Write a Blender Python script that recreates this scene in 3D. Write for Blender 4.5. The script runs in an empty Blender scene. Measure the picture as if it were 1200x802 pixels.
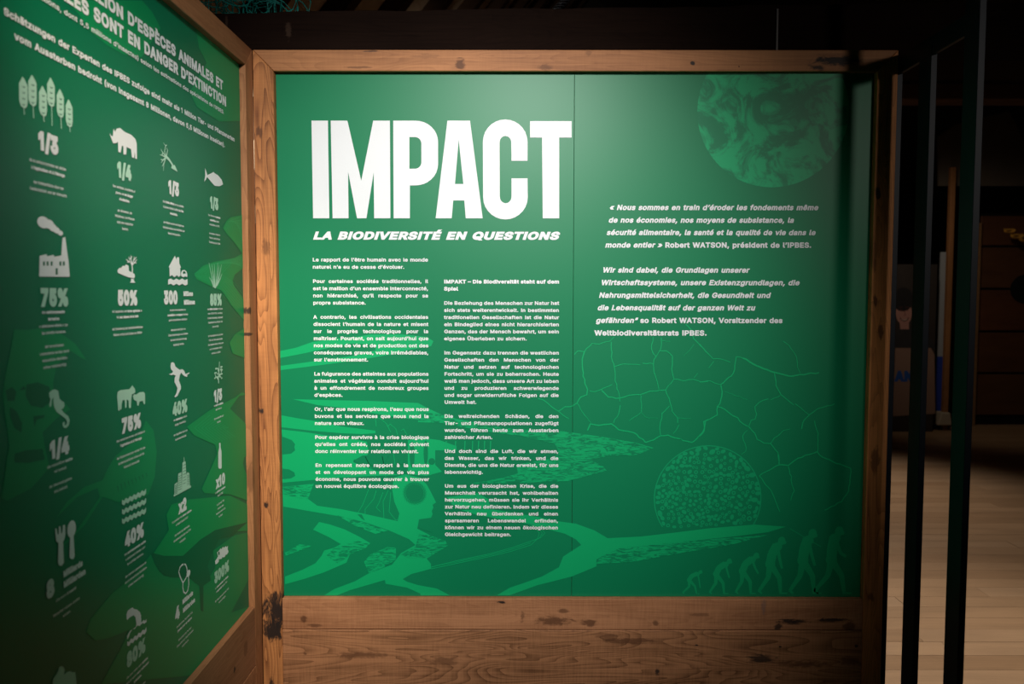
import bpy, bmesh, math, random
from mathutils import Matrix, Vector
from mathutils.geometry import delaunay_2d_cdt

# ------------------------------------------------------------------ camera, world, lights, exposure
SC = bpy.context.scene
COL = SC.collection
Z0 = 0.55                      # height of the lower edge of the printed panels
FPX = 933.0                    # focal length in pixels of the 1200 px wide frame (28 mm)
CAMP = Vector((0.79763, -2.70773, Z0 + 1.04214))
def _rot(p, y, r):
    Ry = Matrix(((math.cos(y), math.sin(y), 0), (-math.sin(y), math.cos(y), 0), (0, 0, 1)))
    Rx = Matrix(((1, 0, 0), (0, math.cos(p), math.sin(p)), (0, -math.sin(p), math.cos(p))))
    Rr = Matrix(((math.cos(r), 0, math.sin(r)), (0, 1, 0), (-math.sin(r), 0, math.cos(r))))
    return Rr @ Rx @ Ry
RM = _rot(-0.05793, 0.002227, 0.001112)
camd = bpy.data.cameras.new('camera')
camd.sensor_width = 36.0
camd.lens = FPX * 36.0 / 1200.0
camd.clip_start = 0.02
camd.dof.use_dof = True
camd.dof.focus_distance = 2.70
camd.dof.aperture_fstop = 3.2
cam = bpy.data.objects.new('camera', camd)
COL.objects.link(cam)
ri, fo, up = RM[0], RM[1], RM[2]
cam.matrix_world = Matrix(((ri[0], up[0], -fo[0], CAMP[0]), (ri[1], up[1], -fo[1], CAMP[1]),
                           (ri[2], up[2], -fo[2], CAMP[2]), (0, 0, 0, 1)))
SC.camera = cam
SC.view_settings.view_transform = 'Standard'
SC.view_settings.look = 'None'
SC.view_settings.gamma = 1.0
SC.view_settings.exposure = 0.0

world = bpy.data.worlds.new('world')
SC.world = world
world.use_nodes = True
world.node_tree.nodes['Background'].inputs[0].default_value = (0.9, 0.95, 1.0, 1)
world.node_tree.nodes['Background'].inputs[1].default_value = 0.004

def spot(name, loc, target, energy, size_deg, blend=0.8, radius=0.06, color=(1, 0.9, 0.78)):
    l = bpy.data.lights.new(name, 'SPOT')
    l.energy = energy; l.spot_size = math.radians(size_deg); l.spot_blend = blend
    l.shadow_soft_size = radius; l.color = color
    o = bpy.data.objects.new(name, l); COL.objects.link(o)
    o.location = loc
    o.rotation_euler = (Vector(target) - Vector(loc)).to_track_quat('-Z', 'Y').to_euler()
    return o
def area(name, loc, target, energy, sx, sy, color=(1, 0.95, 0.9)):
    l = bpy.data.lights.new(name, 'AREA')
    l.energy = energy; l.shape = 'RECTANGLE'; l.size = sx; l.size_y = sy; l.color = color
    o = bpy.data.objects.new(name, l); COL.objects.link(o)
    o.location = loc
    o.rotation_euler = (Vector(target) - Vector(loc)).to_track_quat('-Z', 'Y').to_euler()
    return o
H = 1.78578
#LIGHTS
spot('key_spot', (0.95, -2.75, 3.05), (0.55, 0, 1.46), 540, 54, 1.0, 0.2, (1, 0.96, 0.93))
spot('side_spot', (3.60, -4.1, 2.75), (1.75, 0, 1.9), 75, 34, 1.0, 0.13, (1, 0.93, 0.86))
spot('corner_spot', (0.35, -2.0, 2.95), (-0.09, -0.05, 1.10), 175, 34, 1.0, 0.08, (1, 0.84, 0.62))
spot('floor_spot', (3.5, 4.5, 3.5), (3.0, 3.6, 0), 300, 80, 1.0, 0.1, (1, 0.87, 0.74))
spot('back_spot', (4.4, 4.6, 3.4), (6.6, 7.1, 1.0), 50, 70, 1.0, 0.1, (1, 0.82, 0.62))
spot('near_floor_spot', (2.9, 0.4, 3.6), (2.7, 0.6, 0), 400, 60, 1.0, 0.1, (1, 0.88, 0.75))
spot('roof_spot', (-0.9, 3.0, 2.4), (-1.6, 6.0, 3.2), 380, 80, 1.0, 0.1, (1, 0.88, 0.72))
#ENDLIGHTS

# ------------------------------------------------------------------ helpers
def ray(px, py):
    d = RM.transposed() @ Vector(((px - 600) / FPX, 1.0, -(py - 401) / FPX))
    return d
XF = -0.06916                  # face of the side wall's timber frame
XP = XF - 0.02                 # printed surface of the side wall
YL = -0.0957                   # where the side panel starts
YF = -0.023                    # face of the front timber frame
def fr(px, py, y=0.0):         # point of the front wall seen at a pixel -> (x, z)
    d = ray(px, py); t = (y - CAMP[1]) / d[1]
    return (CAMP[0] + d[0] * t, CAMP[2] + d[2] * t)
def sd(px, py, x=XP):          # point of the side wall -> (y, z)
    d = ray(px, py); t = (x - CAMP[0]) / d[0]
    return (CAMP[1] + d[1] * t, CAMP[2] + d[2] * t)
def dep(px, py, y):            # point on a plane of constant depth -> (x, z)
    return fr(px, py, y)

def link(name, mesh, parent=None, mat=None):
    o = bpy.data.objects.new(name, mesh); COL.objects.link(o)
    if parent is not None:
        o.parent = parent
    if mat is not None:
        mesh.materials.append(mat)
    return o
def tag(o, label=None, cat=None, group=None, kind=None):
    if label: o['label'] = label
    if cat: o['category'] = cat
    if group: o['group'] = group
    if kind: o['kind'] = kind
    return o
def thing(name, loc, label, cat, group=None):
    o = bpy.data.objects.new(name, None); COL.objects.link(o)
    o.location = loc; o.empty_display_size = 0.1
    bpy.context.view_layer.update()
    return tag(o, label, cat, group)

class MB:
    """collects faces; built as one mesh, local to its parent's location"""
    def __init__(s): s.v = []; s.f = []
    def add(s, vs, fs):
        n = len(s.v); s.v += [tuple(v) for v in vs]; s.f += [tuple(i + n for i in f) for f in fs]
    def box(s, a, b):
        (x0, y0, z0), (x1, y1, z1) = a, b
        s.add([(x0,y0,z0),(x1,y0,z0),(x1,y1,z0),(x0,y1,z0),(x0,y0,z1),(x1,y0,z1),(x1,y1,z1),(x0,y1,z1)],
              [(0,3,2,1),(4,5,6,7),(0,1,5,4),(1,2,6,5),(2,3,7,6),(3,0,4,7)])
    def tube(s, pts, r, n=6, closed=False):
        pts = [Vector(p) for p in pts]; rings = []
        m = len(pts); ref = Vector((0.31, 0.2, 0.93)).normalized()
        for i, p in enumerate(pts):
            t = (pts[min(i+1, m-1)] - pts[max(i-1, 0)]).normalized()
            u = t.cross(ref)
            if u.length < 1e-3: u = t.cross(Vector((1, 0, 0)))
            u.normalize(); w = t.cross(u)
            rr = r[i] if isinstance(r, (list, tuple)) else r
            rings.append([p + (u * math.cos(2*math.pi*k/n) + w * math.sin(2*math.pi*k/n)) * rr for k in range(n)])
        vs = [v for q in rings for v in q]
        fs = [(i*n+k, i*n+(k+1) % n, (i+1)*n+(k+1) % n, (i+1)*n+k) for i in range(m-1) for k in range(n)]
        fs += [tuple(range(n))[::-1], tuple((m-1)*n+k for k in range(n))]
        s.add(vs, fs)
    def build(s, name, mat, parent=None, bevel=0, smooth=False):
        off = parent.matrix_world.translation if parent is not None else Vector((0, 0, 0))
        me = bpy.data.meshes.new(name)
        me.from_pydata([(v[0]-off[0], v[1]-off[1], v[2]-off[2]) for v in s.v], [], s.f)
        if bevel:
            bm = bmesh.new(); bm.from_mesh(me)
            bmesh.ops.recalc_face_normals(bm, faces=bm.faces)
            bmesh.ops.bevel(bm, geom=bm.edges[:], offset=bevel, segments=1, affect='EDGES', clamp_overlap=True)
            bm.to_mesh(me); bm.free()
        else:
            bm = bmesh.new(); bm.from_mesh(me)
            bmesh.ops.recalc_face_normals(bm, faces=bm.faces); bm.to_mesh(me); bm.free()
        if smooth:
            for p in me.polygons: p.use_smooth = True
        return link(name, me, parent, mat)
def prism(poly, axis, a, b):
    """poly in the plane normal to axis, extruded from a to b"""
    m = MB(); n = len(poly)
    def P(q, t):
        return (q[0], t, q[1]) if axis == 'y' else (t, q[0], q[1]) if axis == 'x' else (q[0], q[1], t)
    m.add([P(q, a) for q in poly] + [P(q, b) for q in poly],
          [tuple(range(n)), tuple(range(n, 2*n))[::-1]] + [(i, (i+1) % n, n+(i+1) % n, n+i) for i in range(n)])
    return m

# ---- materials
def newmat(name):
    m = bpy.data.materials.new(name); m.use_nodes = True
    return m, m.node_tree.nodes, m.node_tree.links, m.node_tree.nodes['Principled BSDF']
def plain(name, col, rough=0.5, spec=0.5, metal=0.0, noise=0.0, scale=8.0, bump=0.0):
    m, N, L, B = newmat(name)
    B.inputs['Roughness'].default_value = rough
    B.inputs['Specular IOR Level'].default_value = spec
    B.inputs['Metallic'].default_value = metal
    tc = N.new('ShaderNodeTexCoord'); nz = N.new('ShaderNodeTexNoise')
    nz.inputs['Scale'].default_value = scale; nz.inputs['Detail'].default_value = 6
    L.new(tc.outputs['Object'], nz.inputs['Vector'])
    mx = N.new('ShaderNodeMix'); mx.data_type = 'RGBA'
    mx.inputs[6].default_value = tuple(c * (1 - noise) for c in col) + (1,)
    mx.inputs[7].default_value = tuple(min(1, c * (1 + noise)) for c in col) + (1,)
    L.new(nz.outputs['Fac'], mx.inputs[0]); L.new(mx.outputs[2], B.inputs['Base Color'])
    if bump:
        b = N.new('ShaderNodeBump'); b.inputs['Strength'].default_value = bump; b.inputs['Distance'].default_value = 0.002
        L.new(nz.outputs['Fac'], b.inputs['Height']); L.new(b.outputs[0], B.inputs['Normal'])
    return m

def wood(name, axis, seed, light=(0.36, 0.175, 0.075), dark=(0.12, 0.047, 0.018), marks=(), figure=0.45, rough=0.62, sawn=0.2, spec=0.3):
    """reclaimed timber. axis = direction of the grain. marks = (center xyz, (rx,ry,rz), strength, kind)"""
    m, N, L, B = newmat(name)
    geo = N.new('ShaderNodeNewGeometry')
    def mapping(scale, loc):
        k = N.new('ShaderNodeMapping'); k.inputs['Scale'].default_value = scale; k.inputs['Location'].default_value = loc
        L.new(geo.outputs['Position'], k.inputs['Vector']); return k
    ai = 'xyz'.index(axis)
    rnd = random.Random(seed)
    loc = (rnd.uniform(0, 50), rnd.uniform(0, 50), rnd.uniform(0, 50))
    def sc(al, ac): return tuple(al if i == ai else ac for i in range(3))
    def noise(mp, scale, detail, dist=0.0, rough_=0.55):
        n = N.new('ShaderNodeTexNoise'); n.inputs['Scale'].default_value = scale; n.inputs['Detail'].default_value = detail
        n.inputs['Distortion'].default_value = dist; n.inputs['Roughness'].default_value = rough_
        L.new(mp.outputs[0], n.inputs['Vector']); return n.outputs['Fac']
    def math_(op, a, b=None, c=None):
        n = N.new('ShaderNodeMath'); n.operation = op
        for i, q in enumerate((a, b, c)):
            if q is None: continue
            if isinstance(q, (int, float)): n.inputs[i].default_value = q
            else: L.new(q, n.inputs[i])
        return n.outputs[0]
    # cathedral figure: contour lines of a smooth stretched field
    field = noise(mapping(sc(1.1, 9.0), loc), 1.0, 2.0, 0.35)
    rings = math_('FRACT', math_('MULTIPLY', field, 26.0))
    rings = math_('POWER', rings, 2.2)
    fine = noise(mapping(sc(3.0, 190.0), loc), 1.0, 5.0, 0.2)
    big = noise(mapping(sc(1.7, 7.0), (loc[1], loc[2], loc[0])), 1.0, 4.0, 0.6)
    saw = noise(mapping(sc(160.0, 12.0), loc), 1.0, 3.0)
    t = math_('ADD', math_('MULTIPLY', rings, figure * 0.75), math_('MULTIPLY', math_('SUBTRACT', fine, 0.35), 0.9))
    t = math_('ADD', t, math_('MULTIPLY', math_('SUBTRACT', big, 0.45), 1.3))
    t = math_('SUBTRACT', t, math_('MULTIPLY', math_('SUBTRACT', saw, 0.5), sawn))
    cl = N.new('ShaderNodeClamp'); L.new(t, cl.inputs[0]); t = cl.outputs[0]
    mx = N.new('ShaderNodeMix'); mx.data_type = 'RGBA'
    mx.inputs[6].default_value = light + (1,); mx.inputs[7].default_value = dark + (1,)
    L.new(t, mx.inputs[0]); col = mx.outputs[2]
    if marks:
        warp = noise(mapping(sc(22.0, 60.0), loc), 1.0, 6.0, 1.0, 0.7)
        for c, r, k, tone in marks:
            r = tuple(q if i == ai or q > 0.2 else q for i, q in enumerate(r))
            mp = N.new('ShaderNodeMapping')
            s = tuple(1.0 / q for q in r)
            mp.inputs['Scale'].default_value = s; mp.inputs['Location'].default_value = tuple(-c[i] * s[i] for i in range(3))
            L.new(geo.outputs['Position'], mp.inputs['Vector'])
            ln = N.new('ShaderNodeVectorMath'); ln.operation = 'LENGTH'; L.new(mp.outputs[0], ln.inputs[0])
            d = math_('ADD', ln.outputs['Value'], math_('MULTIPLY', math_('SUBTRACT', warp, 0.5), 2.6))
            mr = N.new('ShaderNodeMapRange'); mr.interpolation_type = 'SMOOTHSTEP'
            mr.inputs['From Min'].default_value = 1.15; mr.inputs['From Max'].default_value = 0.5
            mr.inputs['To Min'].default_value = 0; mr.inputs['To Max'].default_value = k
            L.new(d, mr.inputs['Value'])
            m2 = N.new('ShaderNodeMix'); m2.data_type = 'RGBA'
            L.new(mr.outputs[0], m2.inputs[0]); L.new(col, m2.inputs[6]); m2.inputs[7].default_value = tone + (1,)
            col = m2.outputs[2]
    L.new(col, B.inputs['Base Color'])
    B.inputs['Roughness'].default_value = rough
    B.inputs['Specular IOR Level'].default_value = spec
    bp = N.new('ShaderNodeBump'); bp.inputs['Strength'].default_value = 0.35; bp.inputs['Distance'].default_value = 0.0015
    hh = math_('ADD', math_('MULTIPLY', fine, -1.0), math_('MULTIPLY', saw, 0.4))
    L.new(hh, bp.inputs['Height']); L.new(bp.outputs[0], B.inputs['Normal'])
    return m

GREEN = (0.0012, 0.185, 0.074)
LIGHTG = (0.0025, 0.345, 0.120)
PRINT_R = 0.43
def ink(name, col, rough=PRINT_R, spec=0.32): return plain(name, col, rough, spec, noise=0.03, scale=300)
M_green = ink('printed_green', GREEN)
M_light = ink('printed_light_green', LIGHTG)
M_white = ink('printed_white', (0.75, 0.77, 0.78), 0.45)
M_mint = ink('printed_mint', (0.42, 0.66, 0.52), 0.45)
M_leaf = ink('printed_side_green', (0.0020, 0.235, 0.080), spec=0.22)
M_deep = ink('printed_deep_green', (0.0012, 0.115, 0.050), spec=0.22)
def streaky(name, c0, c1, scale, thr=0.5, rough=PRINT_R, stretch=(1, 1, 1), dist=1.2, soft=0.04):
    m, N, L, B = newmat(name)
    geo = N.new('ShaderNodeNewGeometry'); mp = N.new('ShaderNodeMapping'); mp.inputs['Scale'].default_value = stretch
    L.new(geo.outputs['Position'], mp.inputs['Vector'])
    nz = N.new('ShaderNodeTexNoise'); nz.inputs['Scale'].default_value = scale; nz.inputs['Detail'].default_value = 7
    nz.inputs['Roughness'].default_value = 0.65; nz.inputs['Distortion'].default_value = dist
    L.new(mp.outputs[0], nz.inputs['Vector'])
    mr = N.new('ShaderNodeMapRange'); mr.inputs['From Min'].default_value = thr - soft; mr.inputs['From Max'].default_value = thr + soft
    L.new(nz.outputs['Fac'], mr.inputs['Value'])
    mx = N.new('ShaderNodeMix'); mx.data_type = 'RGBA'
    mx.inputs[6].default_value = c0 + (1,); mx.inputs[7].default_value = c1 + (1,)
    L.new(mr.outputs[0], mx.inputs[0]); L.new(mx.outputs[2], B.inputs['Base Color'])
    B.inputs['Roughness'].default_value = rough; B.inputs['Specular IOR Level'].default_value = 0.32
    return m
M_water = streaky('printed_water_texture', GREEN, LIGHTG, 17, 0.485, stretch=(1, 1, 5), dist=2.5)
M_globe = streaky('printed_globe_texture', (0.0025, 0.19, 0.080), (0.0040, 0.36, 0.14), 7.5, 0.49, dist=2.2, soft=0.06)

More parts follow.
